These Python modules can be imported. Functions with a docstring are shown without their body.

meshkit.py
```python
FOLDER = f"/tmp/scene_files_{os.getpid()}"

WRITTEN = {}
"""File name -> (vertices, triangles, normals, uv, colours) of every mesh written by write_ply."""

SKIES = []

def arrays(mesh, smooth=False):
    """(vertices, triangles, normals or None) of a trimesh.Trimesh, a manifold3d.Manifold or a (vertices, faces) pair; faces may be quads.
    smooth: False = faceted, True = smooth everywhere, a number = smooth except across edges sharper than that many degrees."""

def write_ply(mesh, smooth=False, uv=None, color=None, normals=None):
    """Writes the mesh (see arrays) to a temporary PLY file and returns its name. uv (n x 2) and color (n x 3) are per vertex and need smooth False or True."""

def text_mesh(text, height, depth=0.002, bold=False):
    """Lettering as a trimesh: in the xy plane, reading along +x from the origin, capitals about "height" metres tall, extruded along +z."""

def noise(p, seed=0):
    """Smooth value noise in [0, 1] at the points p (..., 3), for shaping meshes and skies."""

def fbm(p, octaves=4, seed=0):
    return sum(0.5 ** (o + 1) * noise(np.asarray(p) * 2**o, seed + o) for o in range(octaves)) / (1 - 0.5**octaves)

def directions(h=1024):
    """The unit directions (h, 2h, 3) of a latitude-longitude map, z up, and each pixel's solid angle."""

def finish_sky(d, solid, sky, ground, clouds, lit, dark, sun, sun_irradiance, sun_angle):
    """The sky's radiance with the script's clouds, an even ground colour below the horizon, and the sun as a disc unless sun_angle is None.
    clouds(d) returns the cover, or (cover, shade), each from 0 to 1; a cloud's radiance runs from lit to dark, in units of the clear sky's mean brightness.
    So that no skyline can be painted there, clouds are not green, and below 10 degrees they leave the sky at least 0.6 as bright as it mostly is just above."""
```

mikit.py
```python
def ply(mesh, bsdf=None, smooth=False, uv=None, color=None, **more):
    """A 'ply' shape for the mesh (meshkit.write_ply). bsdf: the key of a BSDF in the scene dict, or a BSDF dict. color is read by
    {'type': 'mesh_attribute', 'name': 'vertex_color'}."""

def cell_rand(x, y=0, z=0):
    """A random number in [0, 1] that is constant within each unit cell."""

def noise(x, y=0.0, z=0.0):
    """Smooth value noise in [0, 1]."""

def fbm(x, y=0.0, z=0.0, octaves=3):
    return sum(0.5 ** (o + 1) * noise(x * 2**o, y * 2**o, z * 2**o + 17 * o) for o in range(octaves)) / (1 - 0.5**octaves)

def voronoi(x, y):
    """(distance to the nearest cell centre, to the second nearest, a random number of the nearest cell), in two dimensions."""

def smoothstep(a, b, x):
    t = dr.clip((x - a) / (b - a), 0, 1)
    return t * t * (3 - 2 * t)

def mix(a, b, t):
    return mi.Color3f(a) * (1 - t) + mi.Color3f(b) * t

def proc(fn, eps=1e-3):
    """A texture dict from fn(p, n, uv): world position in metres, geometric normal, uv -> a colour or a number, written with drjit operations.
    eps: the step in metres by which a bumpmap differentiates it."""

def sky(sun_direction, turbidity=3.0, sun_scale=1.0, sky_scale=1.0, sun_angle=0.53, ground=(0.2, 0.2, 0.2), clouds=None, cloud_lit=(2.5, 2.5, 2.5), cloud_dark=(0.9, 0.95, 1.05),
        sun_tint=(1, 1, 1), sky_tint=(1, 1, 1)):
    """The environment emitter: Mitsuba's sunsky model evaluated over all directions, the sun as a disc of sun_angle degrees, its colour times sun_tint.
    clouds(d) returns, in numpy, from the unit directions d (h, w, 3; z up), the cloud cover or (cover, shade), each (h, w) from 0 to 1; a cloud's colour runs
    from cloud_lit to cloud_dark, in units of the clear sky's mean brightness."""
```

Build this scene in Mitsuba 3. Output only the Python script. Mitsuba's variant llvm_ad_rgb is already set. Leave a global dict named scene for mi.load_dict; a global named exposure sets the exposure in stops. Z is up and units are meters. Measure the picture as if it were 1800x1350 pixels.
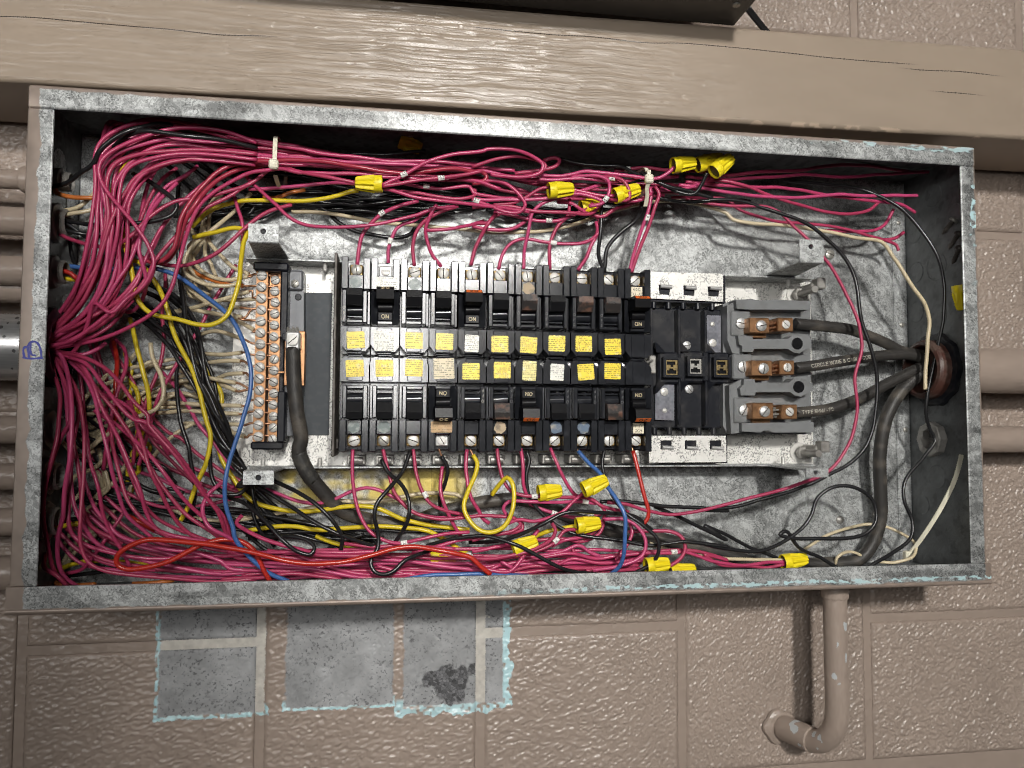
import math, random
import numpy as np, trimesh, drjit as dr, mitsuba as mi, mikit
from mikit import proc, noise, fbm, voronoi, cell_rand, smoothstep, mix
import meshkit
from manifold3d import Manifold
from shapely.geometry import Polygon, Point
T = mi.ScalarTransform4f
scene, labels = {'type': 'scene'}, {}
random.seed(5); rng = np.random.default_rng(5)

# ------------------------------------------------------------------ camera, lamps, exposure (millimetres, scaled to metres on output)
S = 0.001
CAM = np.array([279.67, -627.63, 139.11]); FWD = np.array([0.153966, 0.986585, 0.054272]); UP = np.array([-0.011920, -0.053069, 0.998520])
scene['camera'] = {'type': 'perspective', 'fov': 67.7334, 'fov_axis': 'x', 'near_clip': 0.01, 'far_clip': 60.0,
    'to_world': T().look_at(origin=(CAM*S).tolist(), target=((CAM+FWD*500)*S).tolist(), up=UP.tolist())}
exposure = 0.15
scene['room_light'] = {'type': 'constant', 'radiance': {'type': 'rgb', 'value': [0.016, 0.0155, 0.015]}}
# centre, width, height, roll in the plane facing the box, radiance, colour
LAMPS = [((570, -2500, 1010), 190, 190, 0, 500.0, (1.0, 0.97, 0.92)), ((275, -1450, 430), 200, 520, 0, 16.0, (1.0, 0.98, 0.95)), ((-750, -1900, 480), 300, 300, 0, 28.0, (1.0, 0.98, 0.95))]

# ------------------------------------------------------------------ mesh helpers
def cat(ms): return trimesh.util.concatenate([m for m in ms if m is not None])
def cb(x0, x1, y0, y1, z0, z1, b=0.5):
    b = min(b, .45*abs(x1-x0), .45*abs(y1-y0), .45*abs(z1-z0)); pts = []
    for x, sx in ((x0, 1), (x1, -1)):
        for y, sy in ((y0, 1), (y1, -1)):
            for z, sz in ((z0, 1), (z1, -1)):
                pts += [(x, y+sy*b, z+sz*b), (x+sx*b, y, z+sz*b), (x+sx*b, y+sy*b, z)]
    return trimesh.convex.convex_hull(np.array(pts, float))
def prism(poly, y0, y1):
    """polygon in (x, z), from y0 (front) back to y1"""
    if not isinstance(poly, Polygon): poly = Polygon(poly)
    if not poly.is_valid: poly = poly.buffer(0)
    m = trimesh.creation.extrude_polygon(poly, abs(y1-y0), engine='earcut')
    v = m.vertices.copy(); m.vertices = np.stack([v[:, 0], max(y0, y1)-v[:, 2], v[:, 1]], 1)
    return m
def basis(d):
    d = np.asarray(d, float); d = d/np.linalg.norm(d)
    a = np.cross(d, [0, 0, 1.0] if abs(d[2]) < .9 else [1.0, 0, 0]); a /= np.linalg.norm(a)
    return d, a, np.cross(d, a)
def lathe(prof, o, d, n=20, ribs=0, amp=0.0, rib_from=0):
    """profile [(r, h)] turned about axis d from o"""
    d, a, b = basis(d); V = []; th = np.arange(n)*2*np.pi/n
    for i, (r, h) in enumerate(prof):
        rr = r*(1+(amp*np.cos(ribs*th) if ribs and i >= rib_from else 0*th))
        V.append(np.asarray(o)+h*d+rr[:, None]*(np.cos(th)[:, None]*a+np.sin(th)[:, None]*b))
    V = np.vstack(V); F = []; k = len(prof)
    for i in range(k-1):
        for j in range(n):
            p, q = i*n+j, i*n+(j+1) % n
            F += [(p, q, p+n), (q, q+n, p+n)]
    for j in range(1, n-1): F += [(0, j+1, j), ((k-1)*n, (k-1)*n+j, (k-1)*n+j+1)]
    m = trimesh.Trimesh(V, F, process=False)
    return m
def cyl(o, d, r, h, n=20, c=.4): return lathe([(r-c, 0), (r, c), (r, h-c), (r-c, h)], o, d, n)
def spline(P, step=4.0):
    P = np.asarray(P, float)
    if len(P) < 3:
        n = max(2, int(np.linalg.norm(P[1]-P[0])/step)); return P[0]+(P[1]-P[0])*np.linspace(0, 1, n)[:, None]
    Q = np.vstack([2*P[0]-P[1], P, 2*P[-1]-P[-2]]); out = []
    for i in range(1, len(Q)-2):
        p0, p1, p2, p3 = Q[i-1:i+3]
        t = [0.0]
        for a, b in ((p0, p1), (p1, p2), (p2, p3)): t.append(t[-1]+max(np.linalg.norm(b-a), 1e-3)**.5)
        n = max(2, int(np.linalg.norm(p2-p1)/step)+1); x = np.linspace(t[1], t[2], n, endpoint=False)[:, None]
        A1 = (t[1]-x)/(t[1]-t[0])*p0+(x-t[0])/(t[1]-t[0])*p1; A2 = (t[2]-x)/(t[2]-t[1])*p1+(x-t[1])/(t[2]-t[1])*p2; A3 = (t[3]-x)/(t[3]-t[2])*p2+(x-t[2])/(t[3]-t[2])*p3
        B1 = (t[2]-x)/(t[2]-t[0])*A1+(x-t[0])/(t[2]-t[0])*A2; B2 = (t[3]-x)/(t[3]-t[1])*A2+(x-t[1])/(t[3]-t[1])*A3
        out.append((t[2]-x)/(t[2]-t[1])*B1+(x-t[1])/(t[2]-t[1])*B2)
    return np.vstack(out+[P[-1:]])
def frames(C):
    t = np.gradient(C, axis=0); t /= np.maximum(np.linalg.norm(t, axis=1, keepdims=True), 1e-9)
    f = np.array([0, -1.0, 0]); N = []
    f = f-t[0]*(f@t[0])
    if np.linalg.norm(f) < .05: f = np.cross(t[0], [1.0, 0, 0])
    for k in t:
        f = f-k*(f@k); f /= max(np.linalg.norm(f), 1e-9); N.append(f)
    N = np.array(N); return t, N, np.cross(t, N)
def tube(C, r, n=8, smooth_path=True, step=4.0, wob=0.0, seed=0):
    C = spline(C, step) if smooth_path else np.asarray(C, float)
    if wob:
        s = np.r_[0, np.cumsum(np.linalg.norm(np.diff(C, axis=0), axis=1))]; fade = np.minimum(1, np.minimum(s, s[-1]-s)/15)[:, None]
        q = lambda L_, k: np.stack([meshkit.noise(np.stack([s/L_, np.full_like(s, seed*1.37), np.full_like(s, a+k)], 1))-.5 for a in range(3)], 1)
        C = C+(q(40, 0)*2.8+q(15, 5)*.7)*wob*fade
    t, N, Bn = frames(C); th = np.arange(n)*2*np.pi/n; r = np.broadcast_to(r, len(C))
    V = (C[:, None]+r[:, None, None]*(np.cos(th)[None, :, None]*N[:, None]+np.sin(th)[None, :, None]*Bn[:, None])).reshape(-1, 3)
    k = len(C); i = np.arange(k-1)[:, None]*n; j = np.arange(n)[None]; jn = (j+1) % n
    a, b, c, d = (i+j).ravel(), (i+jn).ravel(), (i+n+jn).ravel(), (i+n+j).ravel()
    F = np.vstack([np.stack([a, b, c], 1), np.stack([a, c, d], 1)])
    F = np.vstack([F, [(0, q+1, q) for q in range(1, n-1)], [((k-1)*n, (k-1)*n+q, (k-1)*n+q+1) for q in range(1, n-1)]])
    return trimesh.Trimesh(V, F, process=False)
def ribbon(C, w, th, normal=(0, -1, 0)):
    """flat strip along C, width w, thickness th"""
    C = np.asarray(C, float); t = np.gradient(C, axis=0); t /= np.linalg.norm(t, axis=1, keepdims=True)
    n = np.asarray(normal, float); s = np.cross(t, n); s /= np.linalg.norm(s, axis=1, keepdims=True); nn = np.cross(s, t)
    w = np.broadcast_to(w, len(C))[:, None]
    V = np.stack([C-s*w/2, C+s*w/2, C+s*w/2+nn*th, C-s*w/2+nn*th], 1).reshape(-1, 3); F = []
    for i in range(len(C)-1):
        for j in range(4):
            p, q = i*4+j, i*4+(j+1) % 4
            F += [(p, p+4, q), (q, p+4, q+4)]
    e = (len(C)-1)*4; F += [(0, 1, 2), (0, 2, 3), (e, e+2, e+1), (e, e+3, e+2)]
    m = trimesh.Trimesh(V, F, process=False); m.fix_normals(); return m
def man(m): return Manifold(__import__('manifold3d').Mesh(np.asarray(m.vertices, np.float32), np.asarray(m.faces, np.uint32)))
def unman(k): q = k.to_mesh(); return trimesh.Trimesh(np.array(q.vert_properties[:, :3]), np.array(q.tri_verts), process=False)
def closed(m): m = trimesh.Trimesh(m.vertices, m.faces); m.merge_vertices(); m.fix_normals(); return m
_screws = {}
def screw(c, r, ang=40, dome=.45, slot=.16, depth=.5, flat=False, d=(0, -1, 0)):
    """slotted head, its base at c, facing the viewer"""
    k = (round(ang/10)*10, flat, dome)
    if k not in _screws:
        h = dome
        prof = [(1, -.25), (1, .12), (.93, .3), (.7, h*.82), (.35, h)] if not flat else [(1, -.25), (1, .3), (.9, .36), (.5, .37)]
        m = closed(lathe(prof, (0, 0, 0), (0, -1, 0), 24))
        cut = trimesh.creation.box((2.4, depth*2, slot)); cut.apply_transform(trimesh.transformations.rotation_matrix(math.radians(k[0]), (0, 1, 0)))
        cut.apply_translation((0, -(h if not flat else .37)-depth*.55, 0)); cut.apply_translation((0, depth*.15, 0))
        _screws[k] = unman(man(m)-man(closed(cut)))
    m = _screws[k].copy(); m.apply_scale(r)
    if tuple(d) != (0, -1, 0):
        m.apply_transform(trimesh.geometry.align_vectors((0, -1, 0), d))
    m.apply_translation(c); return m
def slot_grime_shade(c, r, ang, dome=.45, flat=False, d=(0, -1, 0)):  # dark strip added so the slot reads dark: dirt plus painted shade
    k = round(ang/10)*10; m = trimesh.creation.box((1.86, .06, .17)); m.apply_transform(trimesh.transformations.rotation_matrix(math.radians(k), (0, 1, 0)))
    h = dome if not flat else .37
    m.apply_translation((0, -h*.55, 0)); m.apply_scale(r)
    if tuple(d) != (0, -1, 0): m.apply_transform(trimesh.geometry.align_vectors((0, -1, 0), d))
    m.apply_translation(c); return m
def text(s, h, o, ang=0, depth=.15, bold=False, center=True):
    """lettering in the xz plane facing the viewer (-y), o = its middle"""
    m = meshkit.text_mesh(s, h, depth, bold); v = m.vertices.copy()
    if center: v[:, 0] -= (v[:, 0].min()+v[:, 0].max())/2; v[:, 1] -= h/2
    a = math.radians(ang); x, z = v[:, 0]*math.cos(a)-v[:, 1]*math.sin(a), v[:, 0]*math.sin(a)+v[:, 1]*math.cos(a)
    m.vertices = np.stack([x+o[0], o[1]-v[:, 2], z+o[2]], 1); return m
def text_on(C, r, s, h, at, flip=1):
    """lettering printed round a cable"""
    C = spline(C, 1.5); t, N, Bn = frames(C); L = np.r_[0, np.cumsum(np.linalg.norm(np.diff(C, axis=0), axis=1))]
    m = meshkit.text_mesh(s, h, .2); m = trimesh.Trimesh(*trimesh.remesh.subdivide_to_size(m.vertices, m.faces, max(h*.6, 1.2))[:2], process=False)
    v = m.vertices.copy(); sx = at+v[:, 0]*flip
    P = np.stack([np.interp(sx, L, C[:, k]) for k in range(3)], 1); n_ = np.stack([np.interp(sx, L, N[:, k]) for k in range(3)], 1); b_ = np.stack([np.interp(sx, L, Bn[:, k]) for k in range(3)], 1)
    up = np.sign(b_[:, 2:3]+1e-9); a = ((v[:, 1]-h/2)/r)[:, None]*up
    m.vertices = P+(r+.03+v[:, 2:3]*.5)*(np.cos(a)*n_+np.sin(a)*b_); return m

# ------------------------------------------------------------------ naming
def numbered(name):
    if name not in labels and name not in scene and not any(k.startswith(name+'__') for k in scene): return name
    i = 1
    while True:
        k = f'{name}_{i:03d}'
        if k not in labels and k not in scene and not any(q.startswith(k+'__') for q in scene): return k
        i += 1
def put(key, mesh, bsdf, smooth=30, **kw):
    m = trimesh.Trimesh(np.asarray(mesh.vertices)*S, mesh.faces, process=False)
    scene[key] = mikit.ply(m, bsdf, smooth=smooth, **kw); return key
_cnt = {}
def part(parent, name, mesh, bsdf, smooth=30, label=None, kind=None):
    k = (parent, name); i = _cnt.get(k, 0); _cnt[k] = i+1
    key = f'{parent}__{name}' + (f'_{i:03d}' if i else '')
    put(key, mesh, bsdf, smooth)
    if label or kind: labels[key] = {a: b for a, b in (('label', label), ('kind', kind)) if b}
    return key
def screw_part(parent, name, bsdf, c, r, ang=40, dome=.45, flat=False, d=(0, -1, 0)):
    k = part(parent, name, screw(c, r, ang, dome, flat=flat, d=d), bsdf)
    if k.count('__') == 1: part(k, 'slot', slot_grime_shade(c, r, ang, dome, flat, d), 'grime_shade', False)
    return k
def thing(name, label, category, group=None, mesh=None, bsdf=None, smooth=30):
    key = numbered(name); labels[key] = {'label': label, 'category': category}
    if group: labels[key]['group'] = group
    if mesh is not None: put(key, mesh, bsdf, smooth)
    return key

# ------------------------------------------------------------------ materials
W, H, D = 814.7, 399.5, 99.0
def pr(base, rough=.4, metal=0.0, spec=.5, **kw):
    b = {'type': 'rgb', 'value': list(base)} if isinstance(base, (tuple, list)) else base
    m = {'type': 'principled', 'base_color': b, 'roughness': rough, 'metallic': metal, **kw}
    if spec is not None and not metal: m['specular'] = spec
    return {'type': 'twosided', 'bsdf': m}
def bump(inner, fn, scale, eps):
    return {'type': 'twosided', 'bsdf': {'type': 'bumpmap', 'arbitrary': proc(fn, eps), 'scale': scale, 'bsdf': inner['bsdf']}}
BEIGE, AQUA, CONC = (.268, .215, .18), (.40, .60, .64), (.27, .275, .28)
def spangle(p):
    """zinc flakes: 0..1 tone, dark speck mask"""
    a, b = p.x*1000+p.y*700, p.z*1000+p.y*450
    w = fbm(a*.25, b*.25)*3.0
    d1, d2, c = voronoi(a/3.8+w, b/3.8-w)
    th = c*6.283; st = noise((a*dr.cos(th)+b*dr.sin(th))*1.5, c*50+(b*dr.cos(th)-a*dr.sin(th))*.25)
    sp = smoothstep(.58, .72, noise(a*1.1, b*1.1, 3.0))*smoothstep(.32, .55, fbm(a/9, b/9, 8.0))
    big = fbm(a/30, b/30, 1.0)*.6+fbm(a/8, b/8, 4.0)*.4
    return c*.5+st*.5, sp, big, smoothstep(.0, .10, d2-d1)
def galv_color(p, lo=.22, hi=.60):
    c, sp, big, edge = spangle(p)
    t = smoothstep(.22, .78, c)*.62+smoothstep(.25, .75, big)*.38
    v = (lo+(hi-lo)*t)*(.82+.18*edge)*(1-.46*sp)
    return mi.Color3f(v*.965, v*.995, v*.985)
scene['galvanized'] = pr(proc(lambda p, n, uv: galv_color(p)), .42, .4)
def galv_old_c(p, n, uv):
    f = fbm(p.x*40, p.z*55, 2.0)
    y = smoothstep(.26, .46, f)*smoothstep(.102, .094, p.z)*smoothstep(.062, .074, p.z)*smoothstep(.17, .19, p.x)*smoothstep(.37, .33, p.x)
    k = dr.floor(p.x/.0433); seam = smoothstep(.0005, .0002, dr.abs(p.x-.0433*k-.0433*(.3+.4*cell_rand(k))))*.3*smoothstep(.3, .6, noise(p.z*14, k))
    grime_shade = smoothstep(.50, .72, fbm(p.x*16, p.z*22, 7.0))*smoothstep(.24, .34, p.z)*smoothstep(.50, .60, p.x)*.55
    grime_shade = dr.maximum(grime_shade, smoothstep(.58, .75, fbm(p.x*30, p.z*30, 5.0))*.4)
    return mix(galv_color(p, .18, .55), (.55, .42, .07), y*.85)*(1-seam)*(1-grime_shade)
scene['galvanized_back'] = pr(proc(galv_old_c), .45, .4)
def pan_c(p, n, uv):
    c, sp, big, e = spangle(p); v = (.62+.12*big+.05*c)*(1-.6*sp)
    return mi.Color3f(v, v*.985, v*.93)
scene['zinc_plate'] = pr(proc(pan_c), .42, .3)
def box_c(p, n, uv):
    x, y, z = p.x*1000, p.y*1000, p.z*1000
    nz = fbm(x/9, z/9, y/9)-.5; n2 = noise(x/2.2, z/2.2, 5.0)-.5
    eb = mi.Float(-z)+16.2; et = z-H; el = -x; er = x-W
    front = y < 2.5
    paint = dr.maximum(dr.maximum(smoothstep(-.6, .6, el+7.2+nz*5), smoothstep(-.5, .5, et+1.2+nz*2.5)),
                       dr.maximum(smoothstep(-.5, .5, er+.2+nz*1.5), smoothstep(-.4, .4, -z+.2+nz*2.4)))
    e = dr.maximum(dr.maximum(el, er), dr.maximum(et, -z))
    paint = dr.select(front, paint, smoothstep(.2, .5, e))
    grow = smoothstep(260., 520., x)
    aq = smoothstep(.10, .35, 1-dr.abs(-z+3.0+nz*3.2-n2*2)/1.7)*smoothstep(.46, .60, noise(x/4, z/2, 7.0)*.7+.25*grow)*grow*.8
    aq2 = smoothstep(.1, .4, 1-dr.abs(x-W+1.0+nz*6)/4.0)*smoothstep(.50, .6, fbm(x/9, z/7, 9.0)+.25*smoothstep(45., 10., dr.abs(z-325))-.12)
    aq3 = smoothstep(.1, .4, 1-dr.abs(z-H+1.6+nz*6)/3.0)*smoothstep(.52, .62, fbm(x/12, z/5, 4.0)+.2*smoothstep(640., 740., x)-.10)
    aq = dr.select(front, dr.maximum(aq, dr.maximum(aq2*smoothstep(60., 30., dr.abs(z-325)), aq3*smoothstep(600., 700., x)*.7)), 0)
    stain = smoothstep(.5, .75, fbm(x/30, z/30, 6.0))
    inner = dr.select(front, 0., 1.)  # wall faces inside the box: shade painted in as a darker steel colour
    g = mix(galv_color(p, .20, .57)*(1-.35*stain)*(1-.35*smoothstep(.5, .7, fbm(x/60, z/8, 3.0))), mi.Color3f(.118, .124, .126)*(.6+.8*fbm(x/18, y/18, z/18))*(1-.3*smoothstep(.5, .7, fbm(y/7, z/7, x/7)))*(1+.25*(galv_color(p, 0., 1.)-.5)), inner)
    bg = mi.Color3f(*BEIGE)*(.92+.3*nz)
    return mix(mix(g, bg, paint), (.50, .70, .73), dr.clip(aq, 0, 1))
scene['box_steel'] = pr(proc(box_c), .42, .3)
def patch(p):
    """bare block where plates were fixed: (bare, aqua rim)"""
    x, z = p.x*1000, p.z*1000; nz = (fbm(x/10, z/10, 2.0)-.5); n2 = noise(x/2.5, z/2.5, 8.0)-.5
    def rect(x0, x1, z0, z1):
        return dr.minimum(dr.minimum(x-x0, x1-x), dr.minimum(z-z0, z1-z))+nz*2.5+n2*1.6
    r1 = rect(77.44, 167.91, -120.00, -2.00); r2 = rect(186.10, 282.70, -118.38, -2.00); r3 = rect(292.04, 385.63, -122.27, -2.00)
    top = smoothstep(-2, -8, z)
    bare = smoothstep(-1.2, 1.2, dr.maximum(r1, dr.maximum(r2, r3))+1.2*(noise(x/1.6, z/1.6, 3.0)-.5))
    def rim(r, wd): return smoothstep(0, 1., r+wd)*smoothstep(1., 0., r)
    low = lambda z0: smoothstep(z0+9, z0+4, z)
    a = dr.maximum(rim(r1, 4.0)*dr.maximum(low(-120.0), smoothstep(77.4+5, 77.4+1, x)), dr.maximum(rim(r2, 3.0)*low(-118.4), rim(r3, 8.+9*nz)*dr.maximum(low(-122.3)*.9, smoothstep(385.6-2, 385.6+1, x))))
    a = a*smoothstep(.30, .55, noise(x/3, z/3, 4.0)*.6+fbm(x/25, z/25, 5.0)*.55)*.9
    return bare, dr.clip(a, 0, 1)
def wall_c(p, n, uv):
    x, z = p.x*1000, p.z*1000; bare, a = patch(p)
    tone = .9+.2*fbm(x/60, z/60, 1.0)
    pit = smoothstep(.58, .78, fbm(x/1.7, z/1.7, 3.0))*.85*smoothstep(.25, .65, fbm(x/16, z/16, 9.0))
    gv1, gv2, gvc = voronoi(x/2.6, z/2.6)
    zz = z--109.2; xx = x-338.0-zz*-.25
    chip = smoothstep(2.5, -1.5, dr.maximum(dr.abs(xx)*1.05-(17+zz*.38), dr.abs(zz)-20)+26*(fbm(x/11, z/11, 5.0)-.5))
    conc = mix(mi.Color3f(*CONC)*(.85+.3*fbm(x/5, z/5, 6.0)), (.05, .05, .055), pit*.85)
    conc = conc*(.72+.5*fbm(x/22, z/22, 3.0))
    conc = mix(conc, mi.Color3f(.095, .095, .10)*(.3+1.3*gvc)*(.5+.5*smoothstep(.0, .25, gv2-gv1)), chip*.93)
    c = mix(mi.Color3f(*BEIGE)*tone, AQUA, a)
    return mix(c, conc, dr.maximum(bare, chip))
def mort_c(p, n, uv):
    bare, a = patch(p); x, z = p.x*1000, p.z*1000
    c = mix(mi.Color3f(*BEIGE)*(.93+.12*fbm(x/40, z/40, 1.0)), AQUA, a)
    return mix(c, mi.Color3f(.44, .42, .38)*(.8+.4*fbm(x/4, z/4, 2.0)), bare)
scene['block_paint'] = pr(proc(wall_c), proc(lambda p, n, uv: .36+.5*patch(p)[0]), 0, .5)
scene['mortar_paint'] = bump(pr(proc(mort_c), .33, 0, .5), lambda p, n, uv: fbm(p.x*200, p.z*200, 2.0), .0012, .0005)
def beam_h(p, n, uv):
    x, z = p.x*1000, p.z*1000+p.y*350
    w = 7*fbm(x/150, z/60, 1.0)+2.4*noise(x/33, z/18, 2.0)
    g = noise(x/30, (z+w)/1.45, 3.0)*.6+noise(x/60, (z+w*1.2)/2.9, 4.0)*.55
    amt = .35+.85*smoothstep(-40., 190., x)*smoothstep(620., 380., x)
    return (smoothstep(.35, .8, g)*amt+.10*noise(x/6, z/6, 5.0)-.5*smoothstep(.82, .92, noise(x/9, z/2.0, 8.0)))*smoothstep(30., 12., p.y*1000)
def beam_c(p, n, uv):
    x, z = p.x*1000, p.z*1000
    cz = 454+(x-400)*.011
    def crack(off, x0, x1, wob):
        yy = z-cz-off-wob*(noise(x/45, off)-.5)-(x-x0)*-.012
        return smoothstep(.5, .2, dr.abs(yy))*smoothstep(x0, x0+30, x)*smoothstep(x1, x1-30, x)
    c = dr.maximum(crack(8., -60., 190., 3.), dr.maximum(crack(27., 330., 770., 3.), dr.maximum(crack(18., 740., 860., 2.), crack(-3., 770., 840., 2.))))
    edge = smoothstep(.60, .66, fbm(x/14, z/7, 3.0))*smoothstep(-39., -42., z-cz)*smoothstep(13., 9., p.y*1000)*smoothstep(500., 620., x)
    return mix(mix(mi.Color3f(.265, .213, .165)*(.93+.14*fbm(x/90, z/20, 6.0)), (.42, .33, .25), edge), (.03, .022, .018), c)
scene['beam_paint'] = bump(pr(proc(beam_c), .34, 0, .5), beam_h, .00052, .0004)
def paint_c(p, n, uv):
    x, y, z = p.x*1000, p.y*1000, p.z*1000
    chip = smoothstep(.705, .72, fbm(x/9+3, y/9, z/15))*smoothstep(-22., -40., z)
    return mix(mi.Color3f(*BEIGE)*(.93+.14*fbm(x/20, y/20, z/20)), (.40, .43, .44), chip*.85)
scene['pipe_paint'] = bump(pr(proc(paint_c), .35, 0, .5), lambda p, n, uv: fbm(p.x*180, p.y*180, p.z*180), .0009, .0005)
scene['emt_steel'] = pr(proc(lambda p, n, uv: mi.Color3f(.50+.12*noise(p.x*120, p.y*900, p.z*900))*(1-.7*smoothstep(.78, .84, noise(p.x*260, p.y*260, p.z*260)))), .3, .8)
def dust(base, amt=.5, sc=1.0, col=(.30, .27, .23)):
    def f(p, n, uv):
        x, y, z = p.x*1000*sc, p.y*1000*sc, p.z*1000*sc
        d = smoothstep(.45, .75, fbm(x/12, y/12, z/12))*amt*(.5+.5*noise(x*1.3, y*1.3, z*1.3))
        return mix(base, col, d)
    return proc(f)
scene['bakelite'] = pr(dust((.013, .014, .017), .16, 1.0, (.10, .105, .12)), .15, 0, .85)
scene['black_plastic'] = pr(dust((.010, .011, .015), .08), .33, 0, .28)
scene['handle_black'] = pr((.007, .007, .008), .35, 0, .12)
scene['handle_stained'] = pr(dust((.016, .013, .012), .8, 2.0, (.16, .07, .04)), .45, 0, .45)
scene['grey_plastic'] = pr(dust((.155, .16, .163), .35, 1.0, (.08, .075, .068)), .55, 0, .3)
scene['fish_paper'] = pr(dust((.062, .070, .078), .3, 3.0, (.12, .12, .12)), .6, 0, .3)
scene['grey_fibre'] = pr(dust((.12, .125, .135), .3, 2.0, (.2, .2, .2)), .4, .2)
scene['dark_steel'] = pr(dust((.055, .048, .042), .6, 2.0, (.22, .2, .18)), .5, .3)
scene['copper'] = pr(dust((.42, .225, .115), .8, 2.0, (.14, .075, .04)), .33, .85)
scene['bare_copper'] = pr((.42, .215, .12), .35, .75)
scene['brass'] = pr(dust((.30, .20, .075), .6, 2.0, (.10, .07, .03)), .42, .6)
scene['dirty_brass'] = pr(dust((.20, .145, .055), .8, 2.5, (.05, .04, .025)), .5, .4)
scene['screw_steel'] = pr((.52, .51, .48), .5, .35)
scene['dull_screw'] = pr((.33, .32, .29), .42, .6)
scene['aluminium'] = pr((.44, .44, .43), .42, .5)
scene['iridescent_zinc'] = pr(proc(lambda p, n, uv: mix((.22, .24, .27), (.27, .255, .29), fbm(p.x*60, p.z*60))*(.8+.5*noise(p.x*500, p.z*500))), .3, .75)
def wcol(c, amt=.12):
    def f(p, n, uv): return mi.Color3f(*c)*(1-amt+2*amt*fbm(p.x*70, p.y*70, p.z*70, octaves=2))
    return proc(f)
def prnt(base, ink, amt):
    def f(p, n, uv):
        x, z = p.x*1000, p.z*1000
        return mix(base, ink, smoothstep(.62, .7, fbm(x/14, z/14, 2.0))*amt*smoothstep(.4, .6, noise(x*1.7, z*1.7)))
    return proc(f)
for k, c, r in (('pink', (.40, .042, .112), .32), ('pink_b', (.35, .036, .088), .38), ('pink_c', (.44, .055, .145), .34), ('red', (.40, .024, .016), .28), ('dull_red', (.30, .024, .048), .3), ('black', (.013, .013, .014), .30), ('blue', (.050, .125, .33), .3),
                ('yellow', (.60, .46, .022), .3), ('cream', (.52, .44, .29), .35), ('orange', (.50, .15, .035), .32), ('green', (.02, .11, .075), .35)):
    scene['wire_'+k] = pr(wcol(c), r, 0, .5)
scene['cable_rubber'] = pr(dust((.030, .028, .026), .6, .7, (.15, .13, .105)), .5, 0, .4)
scene['cable_tape'] = pr(dust((.035, .034, .032), .5, 2.0, (.13, .12, .10)), .45, 0, .4)
scene['nut_yellow'] = pr(wcol((.72, .58, .015), .06), .38, 0, .45)
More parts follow.
